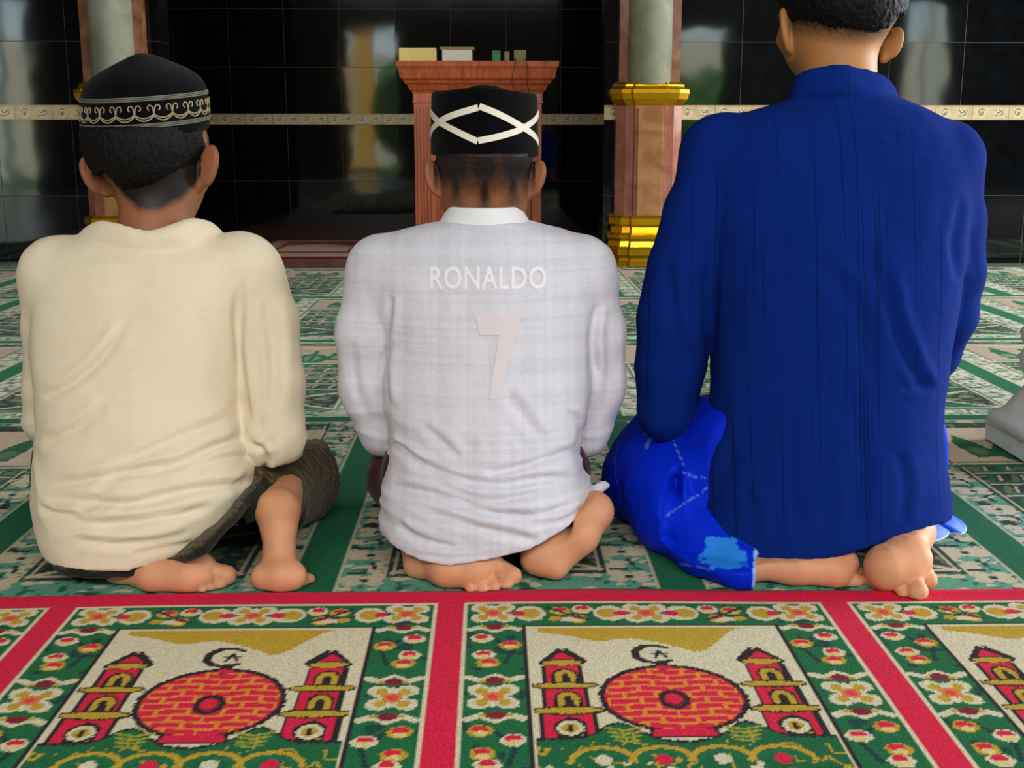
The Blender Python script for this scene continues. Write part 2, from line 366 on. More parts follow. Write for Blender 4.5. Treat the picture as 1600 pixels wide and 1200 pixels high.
def red_cell(P, H):
    c = Cloth(P, H, .0025, .003, RED); U, V = c.U, c.V; Um = np.minimum(U, P-U)
    c.put((Um > .018) & (V > .043), CRM); c.put((Um > .023) & (V > .049), GRN)
    n = nz2(U.shape, 5, 11); c.put((Um > .023) & (V > .049) & (n > .80), (10, 60, 50))
    c.put((Um > .0935) & (V > .117), BLK); c.put((Um > .097) & (V > .121), CRM)
    fx0, fx1 = .100, P-.100; mid = P/2
    # gold sky
    wv = .150+.010*np.sin((U-mid)*38)+.018*np.cos((U-mid)*22)+.03*np.exp(-((U-mid-.055)/.03)**2)+.02*np.exp(-((U-mid+.07)/.03)**2)
    c.put((U > fx0+.012) & (U < fx1-.005) & (V > .125) & (V < wv+c.J), GLD)
    # stems and buds in the border
    for sgn in (0, 1):
        X = (lambda u: u) if not sgn else (lambda u: P-u)
        y = .077; k = 0
        while y < H+.1:
            flower(c, X(.056), y); wing(c, X(.058), y+.048); wing(c, X(.058), y-.044 if y > .2 else -1, 1, -1)
            c.line([(X(.05), y+.07), (X(.08), y+.11), (X(.07), y+.15)], .006, (12, 50, 50))
            bud(c, X(.042), y+.078, k+1); bud(c, X(.077), y+.098, k); bud(c, X(.045), y+.125, k+1); bud(c, X(.05), y+.148, k)
            y += .234; k += 1
    for x in (mid,): flower(c, x, .080)
    for s in (-1, 1):
        x = mid+s*.047; c.ell(x, .08, .022, .024, CRM); c.ell(x+s*.004, .08, .014, .014, GLD); c.ell(x-s*.014, .08, .010, .008, RED)
        bud(c, mid+s*.083, .068, 1); bud(c, mid+s*.092, .098, 0); bud(c, mid+s*.112, .072, 0); c.ell(mid+s*.105, .099, .014, .006, CRM); c.ell(mid+s*.12, .097, .009, .007, GLD)
        x = mid+s*.152; c.ell(x, .08, .020, .024, CRM); c.ell(x, .08, .014, .015, GLD); c.ell(x+s*.014, .08, .009, .008, RED)
        c.line([(mid+s*.075, .102), (mid+s*.1, .085), (mid+s*.128, .062)], .005, (12, 50, 50))
    # dome of bricks
    dy, rx, ry = .317, .079, .079
    c.ell(mid, dy, rx+.004, ry+.004, BLK); c.ell(mid, dy, rx-.003, ry-.003, RED)
    ins = ((U-mid)/(rx-.004))**2+((V-dy)/(ry-.004))**2 < 1
    for r in range(12):
        yy = dy-ry+.008+r*.0145; c.put(ins & (np.abs(V-yy+.002*np.sin(U*90)) < .0021), (214, 130, 40))
        for q in range(6):
            xx = mid-.09+((r % 2)*.5+q)*.036; c.put(ins & (np.abs(U-xx) < .002) & (V > yy) & (V < yy+.0145), (214, 130, 40))
    c.ell(mid, dy+.006, .0175, .0225, BLK); c.ell(mid, dy+.006, .0115, .0155, DRD); c.ell(mid-.001, dy+.004, .009, .012, (214, 20, 60))
    c.poly([(mid-.034, .389), (mid+.034, .389), (mid+.04, .408), (mid-.04, .408)], BLK); c.poly([(mid-.03, .391), (mid+.03, .391), (mid+.036, .404), (mid-.036, .404)], RED)
    c.line([(mid, .228), (mid-.002, .243)], .014, BLK); c.ell(mid, .242, .01, .006, RED)
    # crescent and star
    a = np.linspace(.85, 5.45, 26); c.line([(mid-.006+.024*math.cos(t), .204+.024*math.sin(t)) for t in a], .0065, BLK); c.line([(mid-.006+.024*math.cos(t), .204+.024*math.sin(t)) for t in np.linspace(2.2, 4.2, 12)], .010, BLK)
    c.line([(mid-.010, .203), (mid+.010, .203)], .004, BLK); c.line([(mid+.0, .193), (mid-.006, .214)], .004, BLK); c.line([(mid+.0, .193), (mid+.007, .213)], .004, BLK)
    # minarets
    for s in (-1, 1):
        mx = mid+s*.119
        c.poly([(mx+s*.002, .184), (mx-.026, .222), (mx+.026, .222)], BLK); c.poly([(mx, .196), (mx-.016, .220), (mx+.018, .220)], RED)
        c.line([(mx-.006*s, .188), (mx-.028*s, .222)], .006, BLK)
        c.ell(mx, .226, .028, .010, BLK); c.ell(mx, .226, .023, .007, GLD)
        for (t0, t1, hw) in ((.234, .282, .024), (.292, .340, .026), (.352, .405, .031)):
            c.rect(mx-hw, mx+hw, t0, t1, BLK if s > 0 else DRD); c.rect(mx-hw+.003, mx+hw-.004, t0, t1, RED)
            c.rect(mx-hw, mx-hw+.004, t0, t1, BLK); c.rect(mx+hw-.006, mx+hw, t0, t1, BLK)
            c.ell(mx+.002, (t0+t1)/2+.004, .016, .021, BLK); c.rect(mx-.014, mx+.018, (t0+t1)/2+.004, t1, BLK)
            c.ell(mx+.002, (t0+t1)/2+.004, .012, .017, GLD); c.rect(mx-.010, mx+.014, (t0+t1)/2+.004, t1-.003, GLD)
            c.ell(mx+.002, (t0+t1)/2+.006, .005, .010, BLK); c.rect(mx-.003, mx+.007, (t0+t1)/2+.006, t1-.003, BLK)
        c.ell(mx, .286, .040, .010, BLK); c.ell(mx, .286, .036, .006, GLD)
        c.ell(mx, .346, .042, .011, BLK); c.ell(mx, .346, .038, .007, GLD)
        c.ell(mx, .385, .018, .019, BLK); c.ell(mx, .385, .0145, .016, CRM); c.ell(mx, .385, .009, .010, GLD); c.ell(mx, .386, .0035, .008, BLK)
    # green hills
    hill = .410-.032*np.exp(-((np.abs(U-mid)-.068)/.024)**2)+.01*np.exp(-((U-mid)/.03)**2)
    fld = (U > .1) & (U < P-.1)
    c.put(fld & (V > hill-.005+c.J), BLK); c.put(fld & (V > hill+c.J), (10, 92, 50))
    n1 = nz2(U.shape, 6, 5); n2 = nz2(U.shape, 4, 9)
    c.put(fld & (V > hill+.012) & (np.abs(n1-.5) < .035), GLD); c.put(fld & (V > .455) & (n2 > .82), CRM)
    for s in (-1, 1):
        x = mid+s*.062
        for q in range(4): c.line([(x, .392+q*.008), (x+.02-.003*q, .386+q*.009)], .004, (150, 150, 40)); c.line([(x, .392+q*.008), (x-.02+.003*q, .386+q*.009)], .004, (150, 150, 40))
    for q, x in enumerate((-.09, -.03, .03, .09)):
        a = np.linspace(math.pi, 2*math.pi, 14); c.line([(mid+x+.032*math.cos(t), .455+.028*math.sin(t)) for t in a], .007, GLD)
        c.line([(mid+x+.022*math.cos(t), .455+.018*math.sin(t)) for t in a], .007, (10, 100, 60)); c.ell(mid+x, .452, .009, .010, RED if q % 2 else CRM)
    c.put(fld & (V > .47) & (n1 > .62), (30, 30, 40)); c.put(fld & (V > .47) & (n2 < .2), GLD)
    c.put((Um > .097) & (Um < .101) & (V > .12), CRM)
    c.C *= (.93+.14*rng.random(U.shape))[..., None]
    return c.C
PR = .5124; XS = -.0556; YE = G(800, 932)[1]
cell = red_cell(PR, 1.03); big = np.concatenate([cell]*5, 1)
edge_wave = lambda X: .008*np.sin(X*4.2+1.0)+.003*np.sin(X*11)
def wv_red(X, Y, Z):
    e = np.clip((Y-(YE-.25))/.25, 0, 1)**2
    Y = Y + e*edge_wave(X)
    hem = np.exp(-((Y-(YE-.012))/.010)**2)*.002
    Z = Z + hem + .0015*np.sin(X*5)*np.sin(Y*7); return X, Y, Z
x0 = XS-2*PR
o = carpet('prayer_carpet', big, x0, YE, x0+5*PR, YE-1.03, .0005, M['pile'], .006, wv_red)
tag(o, 'crimson prayer carpet in the foreground woven with domes and minarets', 'carpet')

TEA = (88, 150, 126); TC = (196, 184, 154); TG = (8, 96, 62); TD = (34, 50, 44); TM = (84, 118, 72)
def green_cell(P, H, r, seed=1, pale=False):
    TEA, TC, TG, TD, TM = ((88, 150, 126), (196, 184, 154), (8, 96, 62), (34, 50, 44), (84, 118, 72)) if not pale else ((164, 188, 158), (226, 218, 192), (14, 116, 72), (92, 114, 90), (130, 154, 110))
    c = Cloth(P, H, r, r, TG); U, V = c.U, c.V; Um = np.minimum(U, P-U)       # V from the near edge
    c.put((Um > .030), TC)
    bord = (Um > .035)
    c.put(bord, TEA)
    k = .006/r
    n1 = nz2(U.shape, 3.0*k, seed); n2 = nz2(U.shape, 2.2*k, seed+1); n3 = nz2(U.shape, 4.5*k, seed+2)
    n1 = (n1+n1[:, ::-1])/2; n3 = (n3+n3[:, ::-1])/2
    c.put(bord & (n1 > .60), TC); c.put(bord & (n2 < .16), TG); c.put(bord & (n3 < .24), TD); c.put(bord & (n2 > .86), (30, 96, 90))
    y = .05
    while y < H:
        for s in (0, 1):
            x = .070 if not s else P-.070
            for dx, dy in ((-.016, -.010), (.016, -.010), (-.016, .012), (.016, .012), (0, 0)): c.ell(x+dx, y+dy, .013, .011, TC)
            c.ell(x, y, .007, .006, TD); c.ell(x-.012, y+.03, .016, .005, TD)
            c.line([(x-.02, y+.05), (x+.005, y+.06), (x+.02, y+.075)], .009, TC); c.line([(x+.012, y+.045), (x+.006, y+.07)], .008, TD)
        y += .105
    fin = (Um > .105) & (V > .070) & (V < H-.075)
    c.put((Um > .099) & (V > .064) & (V < H-.068), TD)
    c.put(fin, (30, 62, 48)); c.put(fin & (n2 > .62), (110, 112, 84)); c.put(fin & (n1 < .40), TD); c.put(fin & (n3 > .7), TM)
    m = P/2
    # V arrow of cream bands at the near end
    for s in (-1, 1):
        a = (m+s*(m-.109), .080); c.poly([a, (m+s*.02, .083), (m+s*.02, .130), (m+s*(m-.13), .092)], TG)
        c.line([a, (m+s*.03, .150)], .010, TC); c.line([a, (m, .078)], .006, TC)
        c.line([(m+s*(m-.109), .075), (m+s*(m-.109), H-.08)], .006, TC)
        c.line([(m+s*.13, .26), (m+s*.02, .20)], .012, TC); c.line([(m+s*.13, .285), (m+s*.02, .225)], .016, TG)
    # middle: buildings
    for i in range(5):
        y = .30+i*.07; c.line([(m-.14, y), (m+.14, y)], .006, TC); c.line([(m-.14, y+.012), (m+.14, y+.012)], .008, TG)
        for j in range(7):
            x = m-.13+j*.043; c.line([(x, y+.02), (x+.012, y+.055)], .012, TG if (i+j) % 2 else TM); c.line([(x+.018, y+.02), (x+.026, y+.055)], .005, TC)
    # cream sky with green dome leaves towards the far end
    c.put(fin & (V > .66) & (V < .93), (196, 176, 148))
    for s in (-1, 1):
        c.poly([(m+s*.035, .70), (m+s*.09, .69), (m+s*.10, .80), (m+s*.075, .87), (m+s*.05, .80)], TG); c.ell(m+s*.07, .74, .018, .03, TM)
    c.ell(m, .72, .045, .07, TG); c.ell(m, .72, .022, .045, TM); c.line([(m, .65), (m, .84)], .01, TG)
    c.line([(m-.155, .645), (m+.155, .645)], .012, TC); c.line([(m-.155, .63), (m+.155, .63)], .012, TG)
    c.line([(m-.15, .93), (m, .885), (m+.15, .93)], .010, TC)
    c.put((V < .004) | (V > H-.040), TG); c.put((V > H-.046) & (V <= H-.040), TC)
    c.C *= (.9+.2*rng.random(U.shape))[..., None]
    return c.C
gx = G(1070, 925)[0]
rows = [(YE+.0008, 2.575, gx, 3, 3, .004, 'green prayer carpet the three people kneel on, its near end under the crimson one'),
        (2.5765, 3.612, gx, 4, 4, .006, 'green prayer carpet just ahead of the kneeling people, second row from the viewer'),
        (3.6135, 4.636, gx, 6, 5, .008, 'green prayer carpet in the third row, between second and farthest rows'),
        (4.6375, 5.700, gx+.23, 7, 6, .008, 'green prayer carpet farthest away, reaching the brown step and black wall')]
for k, (y0, y1, xx, nl, nr, r, lab) in enumerate(rows):
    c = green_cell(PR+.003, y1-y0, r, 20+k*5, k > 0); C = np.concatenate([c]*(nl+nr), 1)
    z = .0005
    def wv(X, Y, Z, k=k, y1=y1):
        t = (Y-Y.min())/(Y.max()-Y.min()); Z = Z+.0010*np.sin(X*7)*np.sin(t*math.pi)
        ew = lambda q: .004*np.sin(X*3+q*2); Y = Y+t*ew(k+1)+(1-t)*(ew(k) if k else 0)+(edge_wave(X)*(1-t)**2 if k == 0 else 0); return X, Y, Z
    o = carpet('prayer_carpet', C, xx-nl*(PR+.003), y0, xx+nr*(PR+.003), y1, z, M['pile'], .005, wv)
    tag(o, lab, 'carpet', 'rows of green prayer carpets')
# small rug on the platform
a = G(413, 404, PT); b = G(430, 376, PT); q = G(590, 378, PT)
def niche_rug():
    wd, L = q[0]-b[0]+.04, b[1]-a[1]
    c = Cloth(wd, L, .006, .012, (92, 14, 20)); U, V = c.U, c.V; Um = np.minimum(U, wd-U); Vm = np.minimum(V, L-V)
    c.put((Um > .03) & (Vm > .05), (170, 140, 110)); c.put((Um > .10) & (V > .2) & (V < L-.12), (150, 10, 22)); c.put((Um > .14) & (V > .32) & (V < L-.25-np.abs(U-wd/2)*.8), (178, 158, 122))
    return carpet('prayer_rug', c.C, b[0], a[1], b[0]+wd, b[1], PT, M['pile'], .006)
tag(niche_rug(), 'small dark red and beige prayer rug on the step before the niche', 'rug')
# ------------------------------------------------------------------ people: smooth solids grown on a fine grid
class Field:
    def __init__(s, lo, hi, h):
        s.lo = np.array(lo, float); s.h = h; s.n = np.ceil((np.array(hi)-s.lo)/h).astype(int)+1
        s.F = np.full(tuple(s.n), 1.0, np.float32)
    def _win(s, lo, hi, mg):
        a = np.clip(np.floor((np.array(lo)-mg-s.lo)/s.h).astype(int), 0, s.n); b = np.clip(np.ceil((np.array(hi)+mg-s.lo)/s.h).astype(int)+1, 0, s.n)
        if np.any(b <= a): return None
        sl = tuple(slice(i, j) for i, j in zip(a, b))
        g = [(s.lo[k]+s.h*np.arange(a[k], b[k])).astype(np.float32) for k in range(3)]
        return sl, g[0][:, None, None], g[1][None, :, None], g[2][None, None, :]
    def op(s, lo, hi, fn, k=.01, mode='u'):
        wdw = s._win(lo, hi, k+4*s.h if mode == 'u' else k+2*s.h)
        if wdw is None: return s
        sl, X, Y, Z = wdw; d = fn(X, Y, Z).astype(np.float32); A = s.F[sl]
        d = np.broadcast_to(d, A.shape)
        if mode == 'u':
            hh = np.maximum(k-np.abs(A-d), 0)/k if k > 0 else 0
            s.F[sl] = np.minimum(A, d)-hh*hh*k*.25
        elif mode == 's':
            d = -d; hh = np.maximum(k-np.abs(A-d), 0)/k if k > 0 else 0
            s.F[sl] = np.maximum(A, d)+hh*hh*k*.25
        elif mode == 'i': s.F[sl] = np.maximum(A, d)
        return s
    def cone(s, a, b, ra, rb, k=.01, mode='u'):
        a = np.array(a, float); b = np.array(b, float); r = max(ra, rb); lo = np.minimum(a, b)-r; hi = np.maximum(a, b)+r; D = b-a; DD = float(D@D)+1e-12
        def fn(X, Y, Z):
            t = np.clip(((X-a[0])*D[0]+(Y-a[1])*D[1]+(Z-a[2])*D[2])/DD, 0, 1)
            return np.sqrt((X-a[0]-t*D[0])**2+(Y-a[1]-t*D[1])**2+(Z-a[2]-t*D[2])**2)-(ra+(rb-ra)*t)
        return s.op(lo, hi, fn, k, mode)
    def chain(s, pts, rs, k=.01):
        for i in range(len(pts)-1): s.cone(pts[i], pts[i+1], rs[i], rs[i+1], k)
        return s
    def ell(s, c, r, k=.01, R=None, mode='u', p=2):
        c = np.array(c, float); r = np.array(r, float); m = float(max(r))
        def fn(X, Y, Z):
            x, y, z = X-c[0], Y-c[1], Z-c[2]
            if R is not None:
                x, y, z = (R[0][0]*x+R[1][0]*y+R[2][0]*z, R[0][1]*x+R[1][1]*y+R[2][1]*z, R[0][2]*x+R[1][2]*y+R[2][2]*z)
            if p == 2:
                q = np.sqrt((x/r[0])**2+(y/r[1])**2+(z/r[2])**2); g = np.sqrt((x/r[0]**2)**2+(y/r[1]**2)**2+(z/r[2]**2)**2)+1e-6
                return q*(q-1)/g
            q = (np.abs(x/r[0])**p+np.abs(y/r[1])**p+np.abs(z/r[2])**p)**(1./p); return (q-1)*float(min(r))
        return s.op(c-m, c+m, fn, k, mode)
    def loft(s, L, k=.01, mode='u', p=2.3, off=0., cap=True):
        """L rows: z, cx, cy, rx, ry"""
        L = np.array(sorted(map(tuple, L)), float); z0, z1 = L[0, 0], L[-1, 0]
        lo = (np.min(L[:, 1]-L[:, 3]), np.min(L[:, 2]-L[:, 4]), z0); hi = (np.max(L[:, 1]+L[:, 3]), np.max(L[:, 2]+L[:, 4]), z1)
        def fn(X, Y, Z):
            zz = Z[0, 0, :]; f = lambda c: smooth_interp(zz, L[:, 0], L[:, c])[None, None, :]
            rx, ry = f(3)+off, f(4)+off; x = (X-f(1)); y = (Y-f(2))
            q = ((np.abs(x)/rx)**p+(np.abs(y)/ry)**p)**(1./p)
            rad = np.sqrt(x*x+y*y)+1e-6; d = rad*(1-1/np.maximum(q, 1e-3))      # radial distance
            d = d*.9
            if cap:
                dz = np.maximum(z0-off-Z, Z-z1-off); d = np.where(dz > 0, np.sqrt(np.maximum(d, 0)**2+dz**2), np.maximum(d, dz))
            return d
        return s.op(lo, hi, fn, k, mode)
    def surface(s, iters=2):
        F = s.F; nx, ny, nz = F.shape; ins = F < 0
        cnt = np.zeros((nx-1, ny-1, nz-1), np.int8)
        for i in (0, 1):
            for j in (0, 1):
                for k in (0, 1): cnt += ins[i:nx-1+i, j:ny-1+j, k:nz-1+k]
        act = (cnt > 0) & (cnt < 8); I = np.argwhere(act); idx = np.full(act.shape, -1, np.int32); idx[act] = np.arange(len(I))
        P = np.zeros((len(I), 3)); C = np.zeros(len(I))
        cor = [(i, j, k) for i in (0, 1) for j in (0, 1) for k in (0, 1)]
        for a in cor:
            for ax in range(3):
                if a[ax]: continue
                b = list(a); b[ax] = 1; fa = F[I[:, 0]+a[0], I[:, 1]+a[1], I[:, 2]+a[2]]; fb = F[I[:, 0]+b[0], I[:, 1]+b[1], I[:, 2]+b[2]]
                m = (fa < 0) != (fb < 0); t = np.where(m, fa/(fa-fb+1e-12), 0); p = np.tile(np.array(a, float), (len(I), 1)); p[:, ax] += t
                P[m] += p[m]; C[m] += 1
        V = s.lo+s.h*(I+P/np.maximum(C, 1)[:, None])
        Q = []
        for ax in range(3):
            u, v = [(1, 2), (2, 0), (0, 1)][ax]
            sa = [slice(1, -1)]*3; sb = [slice(1, -1)]*3; sa[ax] = slice(0, -1); sb[ax] = slice(1, None)
            A = ins[tuple(sa)]; B = ins[tuple(sb)]; ch = np.argwhere(A != B); off = np.ones(3, int); off[ax] = 0; E = ch+off
            fl = A[tuple(ch.T)]
            def cell(du, dv):
                c = E.copy(); c[:, u] -= du; c[:, v] -= dv; return idx[tuple(c.T)]
            q = np.stack([cell(0, 0), cell(1, 0), cell(1, 1), cell(0, 1)], -1); q[~fl] = q[~fl][:, ::-1]; Q.append(q)
        Q = np.concatenate(Q); Q = Q[(Q >= 0).all(1)]
        for _ in range(iters): V = laplace(V, Q, .5)
        return V, Q
def smooth_interp(x, xs, ys):
    # monotone-ish cubic through the rows
    xs = np.asarray(xs); ys = np.asarray(ys); m = np.gradient(ys, xs)
    x = np.clip(x, xs[0], xs[-1]); i = np.clip(np.searchsorted(xs, x)-1, 0, len(xs)-2); h = xs[i+1]-xs[i]; t = (x-xs[i])/h
    return (ys[i]*(2*t**3-3*t**2+1)+m[i]*h*(t**3-2*t**2+t)+ys[i+1]*(-2*t**3+3*t**2)+m[i+1]*h*(t**3-t**2)).astype(np.float32)
def laplace(V, Q, a):
    S = np.zeros_like(V); C = np.zeros(len(V))
    for i in range(4):
        j = Q[:, (i+1) % 4]; k = Q[:, i]
        for c in range(3): S[:, c] += np.bincount(k, V[j, c], len(V))+np.bincount(j, V[k, c], len(V))
        C += np.bincount(k, minlength=len(V))+np.bincount(j, minlength=len(V))
    return V*(1-a)+a*S/np.maximum(C, 1)[:, None]
def normals(V, Q):
    N = np.cross(V[Q[:, 2]]-V[Q[:, 0]], V[Q[:, 3]]-V[Q[:, 1]]); R = np.zeros_like(V)
    for i in range(4):
        for c in range(3): R[:, c] += np.bincount(Q[:, i], N[:, c], len(V))
    return R/(np.linalg.norm(R, axis=1, keepdims=True)+1e-12)
def pix(V):                       # picture position of points, used only to lay out folds measured on the photograph
    F = ray(800, 600); R = np.array([math.cos(YW), -math.sin(YW), 0.]); U = np.cross(R, F); d = V-np.array([0, 0, CH]); z = d@F
    return 800+FPX*(d@R)/z, 600-FPX*(d@U)/z
def sdist(x, y, pts):
    best = np.full(len(x), 9e9); sg = np.zeros(len(x)); T = np.zeros(len(x)); n = len(pts)-1
    for i, ((x0, y0), (x1, y1)) in enumerate(zip(pts[:-1], pts[1:])):
        dx, dy = x1-x0, y1-y0; t = np.clip(((x-x0)*dx+(y-y0)*dy)/(dx*dx+dy*dy), 0, 1); ex, ey = x-x0-t*dx, y-y0-t*dy; d = np.hypot(ex, ey)
        m = d < best; best[m] = d[m]; sg[m] = np.sign(ex*dy-ey*dx)[m]; T[m] = ((i+t)/n)[m]
    return best, sg, T
def catmull(P, n=6):
    P = [np.array(p, float) for p in P]; out = []
    for i in range(len(P)-1):
        p0 = P[max(i-1, 0)]; p1 = P[i]; p2 = P[i+1]; p3 = P[min(i+2, len(P)-1)]
        for t in np.linspace(0, 1, n, endpoint=False): out.append(.5*((2*p1)+(-p0+p2)*t+(2*p0-5*p1+4*p2-p3)*t*t+(-p0+3*p1-3*p2+p3)*t**3))
    return out+[P[-1]]
def folds(V, Q, FL):
    """FL: (points, depth m, width px): a valley with a soft ridge beside it, in the cloth facing the viewer"""
    N = normals(V, Q); x, y = pix(V); out = np.zeros(len(V)); fac = np.clip(-N[:, 1]*1.6+.15, 0, 1)
    for pts, A, wd in FL:
        pts = [tuple(p) for p in catmull(pts, 4)]
        xs = [p[0] for p in pts]; ys = [p[1] for p in pts]; mg = wd*4
        m = (x > min(xs)-mg) & (x < max(xs)+mg) & (y > min(ys)-mg) & (y < max(ys)+mg) & (fac > 0)
        if not m.any(): continue
        d, sg, T = sdist(x[m], y[m], pts); e = np.clip(np.minimum(T, 1-T)*5, 0, 1); e = e*e*(3-2*e); ds = d*sg
        out[m] += A*e*(-np.exp(-(ds/wd)**2)+.75*np.exp(-((ds-1.7*wd)/(1.1*wd))**2)+.3*np.exp(-((ds+1.8*wd)/(1.2*wd))**2))
    return V+N*(out*fac)[:, None], N
def vnoise(P, sc, seed=0):
    r = np.random.default_rng(seed); g = r.random((32, 32, 32)); p = P*sc; i = np.floor(p).astype(int); f = p-i; f = f*f*(3-2*f); i %= 32; j = (i+1) % 32
    o = 0
    for a in (0, 1):
        for b in (0, 1):
            for c in (0, 1):
                w = (f[:, 0] if a else 1-f[:, 0])*(f[:, 1] if b else 1-f[:, 1])*(f[:, 2] if c else 1-f[:, 2])
                o = o+w*g[(j if a else i)[:, 0], (j if b else i)[:, 1], (j if c else i)[:, 2]]
    return o
def rows(L):      # silhouette rows: (y, xleft, xright, depth, half thickness)
    out = []
    for y, xl, xr, D, ry in L:
        a, b = W(xl, y, D), W(xr, y, D); out.append((a[2], (a[0]+b[0])/2, D, (b[0]-a[0])/2, ry))
    return out
def rot(ax, ay, az):
    return np.array((Matrix.Rotation(az, 3, 'Z') @ Matrix.Rotation(ay, 3, 'Y') @ Matrix.Rotation(ax, 3, 'X')))
SKIN = (172, 112, 72)
def skin_mat(name, c): return mat(name, c, attr='Col', rough=.55, spec=.35, sss=.12, bump=.12, bscale=300)
M['skin'] = skin_mat('skin', SKIN)

def head(f, c, r, neck, nr, ears, yaw=0., pitch=.25, skinr=None):
    """c cranium centre, r half width; the face looks away from the viewer and down"""
    R = rot(-pitch, 0, yaw); P = lambda x, y, z: np.array(c)+R@np.array((x, y, z))*r
    f.ell(c, (r, r*1.18, r*1.05), .02, R)                      # cranium
    f.ell(P(0, -.40, -.32), (r*.76, r*.66, r*.74), .03, R)      # back of the skull
    f.ell(P(0, .55, -.55), (r*.80, r*.62, r*.95), .03, R)      # face
    f.ell(P(0, .82, -1.25), (r*.36, r*.30, r*.30), .03, R)     # chin
    for s in (-1, 1):
        f.ell(P(s*.50, .40, -.98), (r*.26, r*.45, r*.34), .03, R)  # jaw
        f.ell(P(s*.45, .98, -.72), (r*.26, r*.22, r*.2), .02, R)   # cheek
        f.ell(P(s*.36, 1.19, -.42), (r*.17, r*.12, r*.09), .008, R, 's')   # eye socket
        f.ell(P(s*.36, 1.09, -.42), (r*.13, r*.10, r*.10), .004, R)        # eyeball
        f.ell(P(s*.36, 1.15, -.22), (r*.24, r*.09, r*.06), .012, R)        # brow
        f.ell(P(s*.12, 1.28, -.82), (r*.09, r*.12, r*.08), .008, R)        # nostril wing
    f.cone(P(0, 1.12, -.38), P(0, 1.32, -.78), r*.08, r*.12, .012)         # nose
    f.ell(P(0, 1.13, -1.02), (r*.24, r*.1, r*.055), .006, R); f.ell(P(0, 1.12, -1.12), (r*.2, r*.1, r*.06), .006, R)   # lips
    f.cone(neck[0], neck[1], nr[0], nr[1], .03)
    for (e0, e1, s, tilt) in ears:        # top and bottom of the ear
        e0 = np.array(e0); e1 = np.array(e1); m = (e0+e1)/2; hl = np.linalg.norm(e0-e1)/2
        ax = (e0-e1)/np.linalg.norm(e0-e1); out = np.array((s*math.cos(tilt), -math.sin(tilt)*1., 0.)); out -= ax*(out@ax); out /= np.linalg.norm(out); nn = np.cross(ax, out)
        B = np.stack([out, nn, ax], 1)
        f.ell(m, (hl*.62, hl*.24, hl), .004, B)
        f.ell(m+nn*hl*.2*np.sign(nn[1])+out*hl*.05, (hl*.40, hl*.2, hl*.7), .004, B, 's')
        f.chain([e1-out*hl*.15, m-ax*hl*.1-out*hl*.35], [hl*.24, hl*.2], .006)
        # rim of the ear seen from behind
        t = np.linspace(-1.1, 1.35, 9); ring = [m+out*hl*.55*math.cos(q)+ax*hl*.92*math.sin(q) for q in t]
        f.chain(ring, [hl*.12]*len(ring), .003)

def hand(f, wrist, fwd, down, s=1.):
    """a relaxed hand lying on the thigh: palm, four bent fingers of different length, thumb off the side"""
    wrist = np.array(wrist, float); fwd = np.array(fwd, float); fwd /= np.linalg.norm(fwd); dn = np.array(down, float); dn -= fwd*(dn@fwd); dn /= np.linalg.norm(dn)
    sd = np.cross(fwd, dn)
    f.cone(wrist, wrist+fwd*.03*s, .021*s, .024*s, .01)
    for i, (o, l) in enumerate(((-.026, .052), (-.009, .062), (.009, .058), (.025, .045))):
        b = wrist+fwd*.065*s+sd*o*s
        f.cone(wrist+fwd*.01*s+sd*o*.5*s, b, .013*s, .010*s, .008)
        p1 = b+(fwd*.9+dn*.35)*l*.45*s; p2 = p1+(fwd*.65+dn*.75)*l*.32*s; p3 = p2+(fwd*.35+dn*.9)*l*.25*s
        f.chain([b, p1, p2, p3], [.0085*s, .0078*s, .0072*s, .0062*s], .002)
    t0 = wrist+fwd*.018*s-sd*.02*s
    f.chain([t0, t0-sd*.018*s+fwd*.022*s+dn*.004, t0-sd*.022*s+fwd*.045*s+dn*.012*s], [.012*s, .010*s, .008*s], .004)

def finish(name, f, m, parent=None, color=None, fl=None, it=2, post=None):
    V, Q = f.surface(it)
    if fl is not None:
        V, N = folds(V, Q, fl)
    if post is not None: V = post(V, Q)
    col = color(V, normals(V, Q)) if callable(color) else (np.tile(lin(color), (len(V), 1)) if color is not None else None)
    o = mesh(name, V, Q, m, parent, True, col); return o
def shell(f, t):            # hollow the solid into cloth of thickness t
    gx_, gy_, gz_ = np.gradient(f.F, f.h); g = np.sqrt(gx_**2+gy_**2+gz_**2); g = np.clip(g, .35, 4)
    d = f.F/g; f.F = np.maximum(d, -(d+t)); return f
def keep_inside(f, S, margin, hz, y0, zmax, xl=-9.):      # trousers and legs stay under the shirt, except below its hem and towards the knees
    def fn(X, Y, Z): return 0
    nx, ny, nz = f.F.shape; X = (f.lo[0]+f.h*np.arange(nx))[:, None, None]; Y = (f.lo[1]+f.h*np.arange(ny))[None, :, None]; Z = (f.lo[2]+f.h*np.arange(nz))[None, None, :]
    lim = np.clip(S, -.05, .08)+margin-.9*np.maximum(0, Y-y0)-14.0*np.maximum(0, hz(X)+.006-Z)-8.0*np.maximum(0, Z-zmax)-1.8*np.maximum(0, xl-X); f.F = np.maximum(f.F, lim.astype(np.float32)); return f
def floor_clip(f):
    Z = (f.lo[2]+f.h*np.arange(f.F.shape[2]))[None, None, :]; f.F = np.maximum(f.F, (FT-Z).astype(np.float32)); return f
def cap_clip(f, c, r, asp, zc):
    nx, ny, nz = f.F.shape; X = (f.lo[0]+f.h*np.arange(nx))[:, None, None]; Y = (f.lo[1]+f.h*np.arange(ny))[None, :, None]; Z = (f.lo[2]+f.h*np.arange(nz))[None, None, :]
    d = (np.sqrt((X-c[0])**2+((Y-c[1])/asp)**2)-r)-2*np.maximum(0, zc-Z); f.F = np.maximum(f.F, d.astype(np.float32)); return f
